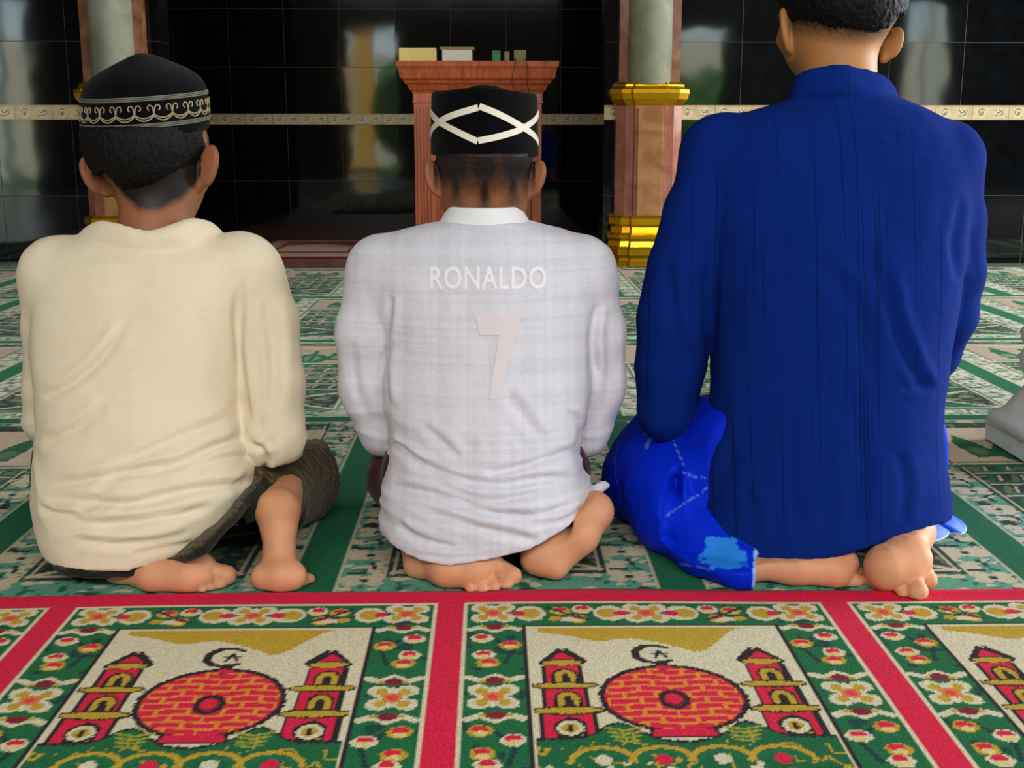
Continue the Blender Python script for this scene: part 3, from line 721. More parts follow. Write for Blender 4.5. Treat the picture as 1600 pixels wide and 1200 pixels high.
def like(f): g = Field(f.lo, f.lo+.01, f.h); g.n = np.array(f.F.shape); g.F = np.full(f.F.shape, 1.0, np.float32); return g
def hemcut(f, fn):          # keep cloth where fn(X,Y,Z) < 0
    nx, ny, nz = f.F.shape; X = (f.lo[0]+f.h*np.arange(nx))[:, None, None]; Y = (f.lo[1]+f.h*np.arange(ny))[None, :, None]; Z = (f.lo[2]+f.h*np.arange(nz))[None, None, :]
    f.F = np.maximum(f.F, fn(X, Y, Z).astype(np.float32)); return f
def hem_curve(pts, D):      # hem height as a function of X, from points measured along the hem at distance D (list)
    A = np.array([W(x, y, d) for (x, y), d in zip(pts, D if hasattr(D, '__len__') else [D]*len(pts))]); o = np.argsort(A[:, 0]); A = A[o]
    return lambda X: np.interp(X, A[:, 0], A[:, 2])
def toes(f, L):
    for (x0, y0, d0, r0, x1, y1, d1, r1) in L: f.cone(W(x0, y0, d0), W(x1, y1, d1), r0, r1, .003)
def skin_color(base, head_c=None, hair=None, sole=True):
    def fn(V, N):
        c = np.tile(lin(base), (len(V), 1)); n = vnoise(V, 30, 2); c *= (.90+.2*n)[:, None]
        low = V[:, 2] < .16                         # feet: paler, pinker soles
        k = np.clip((.16-V[:, 2])/.04, 0, 1)[:, None]; c = c*(1-k)+k*lin((206, 146, 108))*(.92+.16*vnoise(V, 60, 4))[:, None]
        if hair is not None: c = hair(V, N, c)
        return c
    return fn
def person(name, f, label, color):
    o = finish(name, f, M['skin'], None, color, it=1)
    tag(o, label, 'person', 'people kneeling in a row'); return o
def weave_mat(name, color, axis='X', sc=900, amp=.06, stripe=None, rough=.85, transl=0., sheen=.1, attr=None, bump=.25):
    m = bpy.data.materials.new(name); m.use_nodes = True; n = m.node_tree.nodes; L = m.node_tree.links; b = n['Principled BSDF']
    b.inputs['Roughness'].default_value = rough; b.inputs['Specular IOR Level'].default_value = .08; b.inputs['Sheen Weight'].default_value = sheen
    tc = n.new('ShaderNodeTexCoord'); base = None
    rgb = n.new('ShaderNodeRGB'); rgb.outputs[0].default_value = (*lin(color), 1); base = rgb.outputs[0]
    if attr: a = n.new('ShaderNodeAttribute'); a.attribute_name = attr; base = a.outputs['Color']
    def wave(dirn, scale, dist=0.):
        w_ = n.new('ShaderNodeTexWave'); w_.wave_type = 'BANDS'; w_.bands_direction = dirn; w_.inputs['Scale'].default_value = scale; w_.inputs['Distortion'].default_value = dist; w_.inputs['Detail'].default_value = 1
        L.new(tc.outputs['Object'], w_.inputs['Vector']); return w_.outputs['Fac']
    def noisev(scale, mp=(1, 1, 1), detail=3):
        q = n.new('ShaderNodeMapping'); q.inputs['Scale'].default_value = mp; L.new(tc.outputs['Object'], q.inputs[0])
        z = n.new('ShaderNodeTexNoise'); z.inputs['Scale'].default_value = scale; z.inputs['Detail'].default_value = detail; L.new(q.outputs[0], z.inputs['Vector']); return z.outputs['Fac']
    def mul(base, fac, lo, hi, a=0., b_=1.):
        mr = n.new('ShaderNodeMapRange'); L.new(fac, mr.inputs[0]); mr.inputs[1].default_value = a; mr.inputs[2].default_value = b_; mr.inputs[3].default_value = lo; mr.inputs[4].default_value = hi
        vm = n.new('ShaderNodeVectorMath'); vm.operation = 'SCALE'; L.new(base, vm.inputs[0]); L.new(mr.outputs[0], vm.inputs['Scale']); return vm.outputs[0]
    base = mul(base, noisev(900, (1, 1, .2)), 1-amp, 1+amp, .3, .7); base = mul(base, noisev(700, (.2, .2, 1)), 1-amp, 1+amp, .3, .7)
    if stripe: base = stripe(base, wave, noisev, mul)
    L.new(base, b.inputs['Base Color'])
    bp = n.new('ShaderNodeBump'); bp.inputs['Strength'].default_value = bump; bp.inputs['Distance'].default_value = .001; L.new(noisev(700), bp.inputs['Height']); L.new(bp.outputs[0], b.inputs['Normal'])
    if transl:
        tr = n.new('ShaderNodeBsdfTranslucent'); L.new(base, tr.inputs['Color']); ms = n.new('ShaderNodeMixShader'); ms.inputs[0].default_value = transl
        L.new(b.outputs[0], ms.inputs[1]); L.new(tr.outputs[0], ms.inputs[2]); L.new(ms.outputs[0], n['Material Output'].inputs['Surface'])
    return m
FT = .0075            # top of the green carpet pile under the feet
def GP(x, y, z): return G(x, y, z)
def cap_rings(prof, c, kx, ky, asp, n=72):
    out = []
    for z, r in prof:
        out.append([(c[0]+r*math.cos(t), c[1]+r*asp*math.sin(t), z+kx*r*math.cos(t)+ky*r*asp*math.sin(t)) for t in np.linspace(0, 2*math.pi, n, endpoint=False)])
    return out
M['cap'] = mat('black_velvet_cap', (5, 5, 8), rough=.95, spec=.08, sheen=.04, bump=.3, bscale=500)
M['hair'] = mat('black_hair', (7, 6, 6), rough=.6, spec=.2, bump=1., bscale=380)
M['braid'] = mat('grey_green_braid', (104, 108, 92), rough=.8, bump=.8, bscale=700)
M['thread'] = mat('khaki_thread', (150, 136, 100), rough=.8)
M['ribbon'] = mat('cream_ribbon', (226, 220, 202), rough=.6)

# ---------------------------------------------------------------- boy in the cream shirt
def legs(f, hipL, kneeL, ankL, hipR, kneeR, ankR, r, off=0.):
    for h, k, a in ((hipL, kneeL, ankL), (hipR, kneeR, ankR)):
        f.cone(h, k, r[0]+off, r[1]+off, .03); f.cone(k, a, r[1]*.92+off, r[2]+off, .02)
def wrinkle(V, tilt, seed):       # soft horizontal creases where the cloth bunches over the seat
    q = V.copy(); q[:, 2] = V[:, 2]+tilt*V[:, 0]; w = q*np.array((9, 9, 34))+np.stack([vnoise(V, 14, seed), vnoise(V, 14, seed+1), vnoise(V, 14, seed+2)], 1)*1.6+7
    r = 1-np.abs(2*vnoise(w, 1., seed+3)-1)*1.5; m = np.clip((.27-V[:, 2])/.08, 0, 1)*np.clip((V[:, 2]-.055)/.03, 0, 1); return (np.clip(r, -.3, 1)-.45)*m
def boy_cream():
    T = rows([(358, 172, 312, 1.76, .050), (370, 128, 348, 1.76, .062), (383, 92, 384, 1.755, .075), (402, 66, 404, 1.75, .086), (432, 58, 412, 1.745, .094),
              (480, 54, 400, 1.735, .100), (550, 54, 386, 1.72, .104), (620, 60, 380, 1.705, .110), (690, 64, 392, 1.69, .118), (735, 60, 402, 1.68, .126),
              (785, 60, 392, 1.67, .134), (830, 76, 352, 1.665, .138), (870, 104, 318, 1.66, .136), (905, 128, 298, 1.66, .120)])
    armR = [W(380, 428, 1.745), W(412, 500, 1.73), W(424, 600, 1.705), W(428, 682, 1.69)]; rR = [.056, .050, .048, .045]
    armL = [W(92, 430, 1.745), W(86, 520, 1.74), W(80, 610, 1.745), W(78, 655, 1.75)]; rL = [.052, .046, .040, .038]
    fR = [armR[-1], np.array((armR[-1][0]-.015, 1.80, .150)), np.array((armR[-1][0]-.035, 1.885, .150))]
    fL = [armL[-1], np.array((armL[-1][0]+.01, 1.83, .155)), np.array((armL[-1][0]+.035, 1.90, .150))]
    hipL, hipR = np.array((W(150, 780, 1.68)[0], 1.69, .135)), np.array((W(320, 780, 1.68)[0], 1.69, .135))
    kneeR = GP(464, 752, .068); kneeL = np.array((W(120, 740, 1.9)[0], 1.93, .068))
    ankR = GP(432, 812, .075)+np.array((0, .03, 0)); ankL = GP(185, 893, .024)+np.array((0, .01, 0))
    hz = hem_curve([(60, 872), (130, 880), (200, 892), (262, 886), (330, 836), (395, 768), (414, 735)], [1.60, 1.56, 1.53, 1.52, 1.535, 1.59, 1.64])
    def solid(f):
        f.loft(T, k=.01); f.chain(armR, rR, .010); f.chain(armL, rL, .010); f.chain(fR, [.045, .036, .030], .012); f.chain(fL, [.038, .033, .028], .012)
        f.cone(armR[0], armR[0]+np.array((-.05, 0, .005)), .05, .05, .03); f.cone(armL[0], armL[0]+np.array((.05, 0, .005)), .05, .05, .03)
        cp = [(148, 388, 1.79), (142, 372, 1.755), (164, 361, 1.72), (198, 366, 1.70), (236, 376, 1.695), (272, 367, 1.70), (302, 358, 1.72), (328, 366, 1.755), (324, 386, 1.79), (235, 406, 1.83)]
        cpp = catmull([W(*p) for p in cp]+[W(*cp[0])], 5); f.chain(cpp, [.010]*len(cpp), .012); f.chain([p-np.array((0, 0, .012)) for p in cpp], [.011]*len(cpp), .012)
    # body
    f = Field((-.78, 1.47, 0), (-.18, 2.02, .78), .0025)
    f.loft([r for r in T if r[0] > .10], off=-.018); f.chain([armR[0]]+armR[1:], [.036, .034, .030, .026], .02); f.chain(fR, [.026, .022, .017], .01)
    f.chain(armL, [.036, .034, .030, .026], .02); f.chain(fL, [.026, .022, .017], .01)
    hand(f, fR[-1], (-.1, .9, -.25), (0, 0, -1), .9); hand(f, fL[-1], (.1, .9, -.25), (0, 0, -1), .9)
    legs(f, hipL, kneeL, ankL, hipR, kneeR, ankR, (.075, .05, .022))
    hc = W(231, 205, 1.775)
    head(f, hc, .079, (W(246, 285, 1.77), W(240, 385, 1.745)), (.049, .054),
         [(W(134, 243, 1.76), W(163, 303, 1.76), -1, .7), (W(331, 226, 1.765), W(315, 293, 1.765), 1, .6)], yaw=-.32, pitch=.22)
    # left foot lying on its instep, sole up, toes to the right
    f.chain([ankL, GP(240, 899, .026), GP(292, 900, .027)], [.018, .022, .024], .012)
    f.cone(GP(262, 888, .030), GP(316, 886, .033), .018, .0195, .010); f.cone(GP(300, 908, .020), GP(318, 903, .022), .014, .015, .008)
    f.cone(GP(330, 890, .029), GP(354, 899, .021), .0115, .0142, .003)
    for (x, y, r, z) in ((344, 914, .0088, .011), (331, 919, .0082, .009), (317, 922, .0078, .009), (303, 923, .0072, .008)): f.cone(GP(x-13, y-9, .016), GP(x, y, z), .0075, r, .002)
    f.cone(GP(326, 884, .050), GP(333, 906, .030), .0022, .0022, .003, 's'); f.cone(GP(338, 908, .035), GP(352, 911, .022), .0022, .0018, .002, 's')
    # right foot upright on the bent toes, heel high
    hb = GP(430, 806, .096)+np.array((0, .02, 0)); f.cone(ankR+np.array((0, .05, .02)), hb, .030, .030, .01)
    f.chain([hb, GP(434, 828, .080)+np.array((0, .008, 0)), GP(437, 852, .060), GP(436, 880, .036)], [.030, .0235, .0190, .0205], .012)
    f.cone(GP(414, 901, .024), GP(457, 900, .025), .0195, .0200, .010); f.cone(GP(436, 868, .044), GP(440, 898, .027), .0205, .024, .012)
    for (x, y, r) in ((484, 905, .0080), (473, 909, .0085)): f.cone(GP(x-14, y-4, .018), GP(x, y, .012), .008, r, .002)
    for i in range(3): f.cone(GP(425+i*16, 900, .012), GP(425+i*16, 900, .012)+np.array((0, .035, -.002)), .011, .009, .004)
    S = like(f); solid(S); keep_inside(f, S.F, .016, hz, 1.645, .30); floor_clip(f)
    cap_clip(f, W(229, 200, 1.78), .0850, 1.12, W(229, 200, 1.78)[2])
    hh = hem_curve([(135, 272), (165, 270), (185, 299), (215, 321), (245, 322), (275, 304), (300, 268), (318, 238), (330, 224)], 1.70)
    def nape(V, N, c):
        k = np.clip((V[:, 2]-hh(V[:, 0])+.013)/.014, 0, 1)*(V[:, 1] < hc[1]+.0)*(V[:, 2] > hc[2]-.12)*(np.abs(V[:, 0]-hc[0]) < .078)*(V[:, 2] < hc[2]+.05); k = np.clip(k*(1.15+.5*(vnoise(V, 500, 7)-.5)), 0, .985)[:, None]; return c*(1-k)+k*lin((7, 6, 6))
    ob = person('person', f, 'kneeling person in a cream shirt and black embroidered cap, head turned slightly right', skin_color((142, 88, 56), hair=nape))
    # shirt
    f = Field((-.82, 1.44, 0), (-.15, 2.0, .56), .0034)
    solid(f)
    shell(f, .0075)
    f.cone(W(240, 300, 1.765), W(238, 372, 1.752), .070, .060, 0, 's')
    hemcut(f, lambda X, Y, Z: np.where((Y < 1.79), hz(X)-Z+0*Y, (.13-Z)+0*X))
    for a in (fR[-1], fL[-1]): f.cone(a, a+np.array((0, .08, 0)), .04, .05, 0, 's')
    FL = [([(72, 762), (160, 744), (271, 727), (338, 698), (387, 678)], 0.0059, 8), ([(68, 777), (193, 787), (290, 767), (367, 757), (411, 746)], 0.0059, 8),
          ([(97, 816), (193, 818), (271, 806), (338, 788)], 0.0059, 8), ([(116, 845), (217, 850), (300, 833)], 0.0053, 7), ([(200, 868), (309, 846)], 0.0042, 6), ([(60, 790), (85, 802), (130, 806)], 0.0042, 6),
          ([(164, 741), (242, 700), (300, 675), (370, 650)], 0.0042, 9), ([(63, 622), (111, 601), (160, 557), (200, 500)], 0.0045, 8),
          ([(66, 690), (120, 670), (170, 630)], 0.0035, 9), ([(387, 688), (414, 710), (412, 740)], 0.0056, 6), ([(300, 735), (350, 715), (390, 715)], 0.0042, 7),
          ([(418, 461), (427, 557), (424, 650)], 0.0063, 12), ([(398, 520), (404, 600), (406, 680)], 0.0035, 8), ([(378, 430), (372, 500), (380, 600), (392, 670)], 0.0049, 8),
          ([(120, 400), (235, 392), (340, 398)], 0.0021, 12), ([(300, 480), (340, 560), (330, 640)], 0.0021, 14)]
    def post(V, Q):
        N = normals(V, Q); return V+N*((vnoise(V, 22, 3)-.5)*.004+(vnoise(V, 60, 5)-.5)*.0012+wrinkle(V, -.35, 31)*.0028)[:, None]
    finish('shirt', f, M['cream_cloth'], ob, None, FL, 3, post)
    # sarong
    f = Field((-.80, 1.46, 0), (-.17, 2.05, .32), .0036)
    B = [r for r in T if r[0] < .2]; f.loft(B, off=-.006); legs(f, hipL, kneeL, ankL+np.array((0, .04, .02)), hipR, kneeR, GP(428, 800, .085)+np.array((0, .03, 0)), (.088, .060, .036))
    f.cone(GP(335, 840, .075), kneeR, .055, .058, .04)
    f.chain([GP(492, 712, .10)+np.array((0, .02, 0)), GP(500, 760, .05)], [.022, .02], .02)
    sh = lambda X: hz(X)-.014
    hemcut(f, lambda X, Y, Z: np.where(((X < GP(395, 800, .08)[0]) & (Y < 1.76)) | ((X < -.322) & (Y < 1.60)), sh(np.minimum(X, -.322))-Z, FT-.002-Z+0*Y+0*X))
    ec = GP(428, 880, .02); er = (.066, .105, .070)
    f.ell(ec, er, .004, None, 's'); f.cone(GP(345, 905, .0), GP(420, 892, .0), .050, .060, .03, 's'); f.cone(GP(366, 882, .045), GP(398, 846, .065), .026, .026, .01, 's')
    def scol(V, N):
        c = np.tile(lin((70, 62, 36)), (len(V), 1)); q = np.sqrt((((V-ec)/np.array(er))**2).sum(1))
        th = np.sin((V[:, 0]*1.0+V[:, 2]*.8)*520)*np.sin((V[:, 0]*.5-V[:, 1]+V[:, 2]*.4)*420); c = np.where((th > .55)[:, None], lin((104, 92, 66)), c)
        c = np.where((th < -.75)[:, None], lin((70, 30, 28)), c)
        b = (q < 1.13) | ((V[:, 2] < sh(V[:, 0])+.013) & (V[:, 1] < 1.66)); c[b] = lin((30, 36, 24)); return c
    def post2(V, Q):
        N = normals(V, Q); return V+N*((vnoise(V, 26, 8)-.5)*.007+(vnoise(V, 70, 9)-.5)*.003)[:, None]
    S = like(f); solid(S); keep_inside(f, S.F, .011, hz, 1.645, .30); floor_clip(f)
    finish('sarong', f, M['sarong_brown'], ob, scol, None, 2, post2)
    # hair
    R = rot(-.22, 0, -.32); f = Field((-.66, 1.63, .48), (-.42, 1.92, .76), .0026)
    f.ell(hc, (.0850, .079*1.18+.006, .087), .02, R); f.ell(np.array(hc)+R@np.array((0, -.45, -.35))*.079, (.070, .0615, .066), .02, R)
    hh = hem_curve([(135, 272), (165, 270), (185, 299), (215, 321), (245, 322), (275, 304), (300, 268), (318, 238), (330, 224)], 1.70)
    hemcut(f, lambda X, Y, Z: np.where(Y < hc[1]+.02, hh(X)+.0035*np.sin(X*900)+.002*np.sin(X*2300)-Z+0*Y, hc[2]+.02-Z+0*X))
    cap_clip(f, W(229, 200, 1.78), .0855, 1.12, W(229, 196, 1.78)[2])
    def hp(V, Q):
        N = normals(V, Q); return V+N*((vnoise(V*np.array((1, 1, .25)), 420, 3)-.5)*.003)[:, None]
    finish('hair', f, M['hair'], ob, None, None, 1, hp)
    # cap
    c = W(229, 200, 1.78); z = lambda y: W(229, y, 1.78)[2]
    prof = [(z(206), .0885), (z(190), .0895), (z(168), .0895), (z(150), .0885), (z(138), .0860), (z(124), .0780), (z(112), .0640), (z(101), .0450), (z(92), .027), (z(86), .014), (z(83), .004)]
    kx, ky = .05, .10
    prs = []
    for i in range(len(prof)-1):
        for t in np.linspace(0, 1, 4, endpoint=False): prs.append((prof[i][0]*(1-t)+prof[i+1][0]*t, float(smooth_interp(np.array([prof[i][0]*(1-t)+prof[i+1][0]*t]), [p[0] for p in prof], [p[1] for p in prof])[0])))
    prs.append(prof[-1])
    inner = [(zz-.002, max(r-.003, .001)) for zz, r in prs[::-1]]
    cap = adopt(MB().rings(cap_rings(inner[::-1][:1], c, kx, ky, 1.12)+cap_rings(prs, c, kx, ky, 1.12), caps=True).build('cap', M['cap'], None, True), ob)
    cap['label'] = 'black rounded cap with khaki scroll embroidery'
    rz = lambda zz: float(smooth_interp(np.array([zz]), [p[0] for p in prof], [p[1] for p in prof])[0])
    def on(t, zz, o=.0006): r = rz(zz)+o; return (c[0]+r*math.cos(t), c[1]+r*1.12*math.sin(t), zz+kx*r*math.cos(t)+ky*r*1.12*math.sin(t))
    for yy in (149, 189):
        mb = MB(); ts = np.linspace(0, 2*math.pi, 96)
        for dz in (-.0022, 0, .0022): mb.tube([on(t, z(yy)+dz) for t in ts], .0011, 5, False)
        mb.build('braid', M['braid'], None, True).parent = cap
    mb = MB(); nE = 22; za, zb2 = z(182), z(156)
    for e in range(nE):
        t0 = e*2*math.pi/nE; dt = 2*math.pi/nE
        for o_, wv_ in ((0, .30), (.16, .22)):
            mb.tube([on(t0+dt*u, za+(zb2-za)*(o_+wv_*(abs(2*u-1)**2))) for u in np.linspace(0, 1, 9)], .0012, 4)
        for s in (-1, 1):
            a = np.linspace(0, 4.6, 14); cx = t0+s*dt*.22
            mb.tube([on(t0, za+(zb2-za)*.30), on(t0+s*dt*.03, za+(zb2-za)*.60)]+[on(cx-s*dt*.17*math.cos(q)*(1-.13*q), za+(zb2-za)*(.70+.24*math.sin(q)*(1-.13*q))) for q in a], .0011, 4)
    mb.build('scroll_embroidery', M['thread'], None, True).parent = cap
    return ob

# ---------------------------------------------------------------- boy in the white shirt
def boy_white():
    T = rows([(346, 690, 832, 1.74, .050), (356, 640, 872, 1.74, .062), (372, 602, 905, 1.74, .074), (392, 580, 926, 1.735, .084), (425, 574, 934, 1.73, .092), (470, 585, 930, 1.725, .098),
              (530, 600, 922, 1.715, .102), (600, 598, 922, 1.70, .107), (655, 604, 914, 1.69, .113), (705, 608, 908, 1.68, .120), (755, 598, 922, 1.672, .130),
              (805, 594, 918, 1.668, .136), (845, 602, 888, 1.665, .137), (880, 636, 840, 1.66, .128), (905, 655, 820, 1.66, .115)])
    armL = [W(600, 425, 1.735), W(574, 520, 1.73), W(579, 605, 1.735), W(602, 675, 1.74)]; rL = [.050, .047, .046, .039]
    armR = [W(906, 425, 1.735), W(928, 520, 1.73), W(930, 600, 1.735), W(912, 670, 1.74)]; rR = [.050, .046, .045, .039]
    fL = [armL[-1], np.array((armL[-1][0]+.015, 1.83, .160)), np.array((armL[-1][0]+.03, 1.90, .150))]
    fR = [armR[-1], np.array((armR[-1][0]-.015, 1.83, .160)), np.array((armR[-1][0]-.03, 1.90, .150))]
    hipL, hipR = np.array((W(690, 780, 1.68)[0], 1.69, .13)), np.array((W(830, 780, 1.68)[0], 1.69, .13))
    kneeL = np.array((W(640, 740, 1.9)[0], 1.92, .068)); kneeR = np.array((W(862, 740, 1.9)[0], 1.92, .066))
    ankL = GP(655, 884, .024)+np.array((0, .01, 0)); ankR = GP(925, 790, .10)+np.array((-.01, .05, -.03))
    hz = hem_curve([(560, 830), (600, 842), (640, 872), (700, 886), (760, 880), (850, 857), (900, 825), (925, 790), (948, 760)], [1.62, 1.60, 1.55, 1.53, 1.525, 1.53, 1.55, 1.575, 1.60])
    def solid(f):
        f.loft(T, k=.01); f.chain(armR, rR, .010); f.chain(armL, rL, .010); f.chain(fR, [.039, .033, .028], .012); f.chain(fL, [.039, .033, .028], .012)
        f.cone(armR[0], armR[0]+np.array((-.05, 0, .005)), .047, .05, .03); f.cone(armL[0], armL[0]+np.array((.05, 0, .005)), .047, .05, .03)
    f = Field((-.28, 1.47, 0), (.25, 2.02, .76), .0025)
    f.loft([r for r in T if r[0] > .10], off=-.018); f.chain(armR, [.034, .032, .029, .026], .02); f.chain(fR, [.026, .022, .017], .01)
    f.chain(armL, [.034, .032, .029, .026], .02); f.chain(fL, [.026, .022, .017], .01)
    hand(f, fR[-1], (-.1, .9, -.25), (0, 0, -1), .9); hand(f, fL[-1], (.1, .9, -.25), (0, 0, -1), .9)
    legs(f, hipL, kneeL, ankL, hipR, kneeR, ankR, (.07, .048, .022))
    hc = W(757, 222, 1.77)
    head(f, hc, .074, (W(757, 280, 1.770), W(757, 375, 1.757)), (.049, .051),
         [(W(672, 250, 1.76), W(690, 307, 1.755), -1, .7), (W(843, 250, 1.76), W(827, 308, 1.755), 1, .7)], yaw=0., pitch=.45)
    # left foot: sole up, toes to the right and down
    f.chain([ankL, GP(700, 890, .028), GP(740, 890, .030)], [.018, .024, .026], .014); f.cone(GP(764, 878, .035), GP(738, 900, .022), .0200, .0185, .010)
    f.cone(GP(783, 886, .029), GP(800, 900, .019), .0112, .0140, .002)
    for (x, y, r) in ((791, 914, .0098), (772, 918, .0090), (754, 920, .0088), (736, 920, .0084)): f.cone(GP(x-7, y-17, .020), GP(x, y, .0105), .0085, r, .0015)
    f.cone(GP(735, 906, .044), GP(782, 900, .044), .0030, .0030, .004, 's'); f.cone(GP(776, 880, .052), GP(784, 900, .036), .0022, .0022, .003, 's')
    f.cone(GP(690, 880, .062), GP(716, 900, .050), .005, .004, .010, 's')
    # right foot: heel high on the right, ball low on the left
    f.chain([ankR, GP(926, 800, .095)], [.024, .026], .01)
    f.chain([GP(928, 798, .096), GP(908, 836, .068), GP(884, 860, .045)], [.0275, .0235, .024], .012)
    f.cone(GP(840, 871, .036), GP(868, 884, .028), .0255, .0200, .012); f.cone(GP(905, 838, .066), GP(850, 866, .042), .022, .025, .012)
    f.cone(GP(895, 812, .085), GP(872, 838, .078), .008, .006, .014, 's')
    for i in range(4): f.cone(GP(838+i*11, 884, .016), GP(838+i*11, 884, .016)+np.array((0, .035, -.002)), .011, .009, .004)
    def fade(V, N, c):
        d = V-hc; r = .074; up = d[:, 2]/r; sx = d[:, 0]/r; back = d[:, 1] < .03
        n = vnoise(V, 500, 7)
        ax_ = np.abs(sx); base_ = np.clip((up+1.04-.25*np.clip(ax_-.6, 0, 1))/.50, 0, 1)**.55*(.97-.16*np.exp(-((ax_-.27)/.12)**2))
        cen = np.exp(-(sx/.13)**2)*np.clip((up+1.42)/.4, 0, 1)**.6*.93; lob = np.exp(-((ax_-.56)/.16)**2)*np.clip((up+1.30)/.45, 0, 1)**.6*.88
        k = np.maximum(np.maximum(base_, cen), lob)*np.where(back, 1, 0)*(V[:, 2] > hc[2]-.105)*(ax_ < 1.0)
        k = np.clip(k*(1.12+.4*(n-.5)), 0, .98)[:, None]; return c*(1-k)+k*lin((9, 8, 8))
    S = like(f); solid(S); keep_inside(f, S.F, .016, hz, 1.645, .30); floor_clip(f)
    cap_clip(f, W(757, 200, 1.775), .0745, 1.18, W(757, 236, 1.775)[2])
    ob = person('person', f, 'kneeling person in a white shirt and flat black cap with crossing cream ribbons', skin_color((142, 88, 56), hair=fade))
    f = Field((-.33, 1.44, 0), (.30, 2.0, .55), .0034)
    solid(f)
    shell(f, .0075)
    f.cone(W(757, 300, 1.765), W(757, 350, 1.757), .058, .055, 0, 's')
    hemcut(f, lambda X, Y, Z: np.where((Y < 1.79), hz(X)-Z+0*Y, (.13-Z)+0*X))
    f.chain([W(896, 800, 1.60), W(920, 778, 1.63), W(937, 763, 1.655), W(947, 757, 1.66)], [.004, .0055, .0068, .0065], .010)
    for a in (fR[-1], fL[-1]): f.cone(a, a+np.array((0, .08, 0)), .04, .05, 0, 's')
    FL = [([(615, 700), (700, 745), (780, 757), (850, 748), (915, 748)], 0.0050, 7), ([(755, 745), (825, 725), (905, 700)], 0.0050, 7), ([(608, 760), (675, 772), (775, 802), (850, 803), (905, 783)], 0.0056, 7),
          ([(660, 800), (750, 825), (850, 847)], 0.0050, 7), ([(675, 752), (760, 783), (850, 768)], 0.0042, 6), ([(620, 815), (650, 840), (720, 858)], 0.0042, 6), ([(820, 820), (880, 812), (915, 790)], 0.0042, 6),
          ([(607, 540), (600, 575), (606, 640)], 0.0049, 7), ([(660, 665), (690, 690), (718, 722)], 0.0042, 8), ([(790, 610), (820, 650), (850, 690)], 0.0035, 9), ([(885, 640), (908, 668), (900, 720)], 0.0042, 7),
          ([(935, 470), (926, 530), (931, 590)], 0.0056, 7), ([(612, 460), (606, 500), (603, 540)], 0.0042, 6), ([(600, 690), (640, 712), (660, 730)], 0.0042, 6), ([(545, 520), (556, 600), (580, 660)], 0.0028, 9), ([(950, 500), (955, 580), (940, 650)], 0.0028, 9),
          ([(610, 857), (700, 872), (800, 862)], 0.0011, 3)]
    def post(V, Q):
        N = normals(V, Q); return V+N*((vnoise(V, 24, 13)-.5)*.0035+(vnoise(V, 70, 5)-.5)*.0012+wrinkle(V, .10, 37)*.0032)[:, None]
    sh = finish('shirt', f, M['white_cloth'], ob, None, FL, 3, post)
    # stand collar
    ring = lambda yy, D, xl, xr, ry, tl: [((W(xl, yy, D)[0]+W(xr, yy, D)[0])/2+(W(xr, yy, D)[0]-W(xl, yy, D)[0])/2*math.cos(t), D+ry*math.sin(t), W(757, yy, D)[2]+tl*math.sin(t)) for t in np.linspace(0, 2*math.pi, 64, endpoint=False)]
    RR = [ring(352, 1.750, 684, 830, .066, .006), ring(342, 1.752, 689, 825, .065, .004), ring(330, 1.755, 696, 818, .0625, .002), ring(323, 1.757, 699, 813, .0605, 0), ring(321, 1.757, 702, 810, .0585, 0), ring(330, 1.757, 700, 813, .0595, .002), ring(352, 1.75, 690, 824, .062, .006)]
    col = adopt(MB().rings(RR, caps=False).build('collar', M['white_collar'], None, True), sh); 
    # lettering showing on the back of the shirt
    from mathutils.bvhtree import BVHTree
    bv = BVHTree.FromPolygons([v.co for v in sh.data.vertices], [tuple(p.vertices) for p in sh.data.polygons])
    def lay(name, polys, m):
        V = []; F = []
        for pts, fc in polys:
            b = len(V)
            for x, y in pts:
                d = Vector(W(x, y, 1.6))-Vector((0, 0, CH)); h = bv.ray_cast(Vector((0, 0, CH)), d.normalized())
                p = h[0]-d.normalized()*.0012 if h[0] else Vector(W(x, y, 1.62)); V.append(tuple(p))
            F += [tuple(i+b for i in q) for q in fc]
        o = mesh(name, V, F, m, sh, True); return o
    tc = bpy.data.curves.new('t', 'FONT'); tc.body = 'RONALDO'; tc.size = 1; tc.resolution_u = 3; tc.offset = .018; tc.space_character = 1.08; to = bpy.data.objects.new('t', tc); COL.objects.link(to)
    bpy.context.view_layer.update(); me = bpy.data.meshes.new_from_object(to.evaluated_get(bpy.context.evaluated_depsgraph_get())); bpy.data.objects.remove(to)
    import bmesh
    bm = bmesh.new(); bm.from_mesh(me); bmesh.ops.triangulate(bm, faces=bm.faces[:])
    for _ in range(3):
        le = [e for e in bm.edges if e.calc_length() > .12]
        if le: bmesh.ops.subdivide_edges(bm, edges=le, cuts=1); bmesh.ops.triangulate(bm, faces=bm.faces[:])
    xs = [v.co.x for v in bm.verts]; ys = [v.co.y for v in bm.verts]; bm.verts.index_update()
    px = lambda v: (672+(v.co.x-min(xs))/(max(xs)-min(xs))*182, 452-(v.co.y-min(ys))/(max(ys)-min(ys))*36)
    lay('lettering', [([px(v) for v in bm.verts], [[v.index for v in q.verts] for q in bm.faces])], M['lettering']); bm.free()
    def strip(a, b, n=14): # grid between two polylines
        pts = []; fc = []
        for i in range(n+1):
            t = i/n; 
            for j in range(5):
                s = j/4; pts.append(((a(t)[0]*(1-s)+b(t)[0]*s), (a(t)[1]*(1-s)+b(t)[1]*s)))
        for i in range(n):
            for j in range(4): q = i*5+j; fc.append((q, q+1, q+6, q+5))
        return pts, fc
    lay('numeral', [strip(lambda t: (742+72*t, 492+0*t), lambda t: (750+60*t, 524)), strip(lambda t: (780-16*t, 524+100*t), lambda t: (806-26*t, 524+100*t))], M['numeral'])
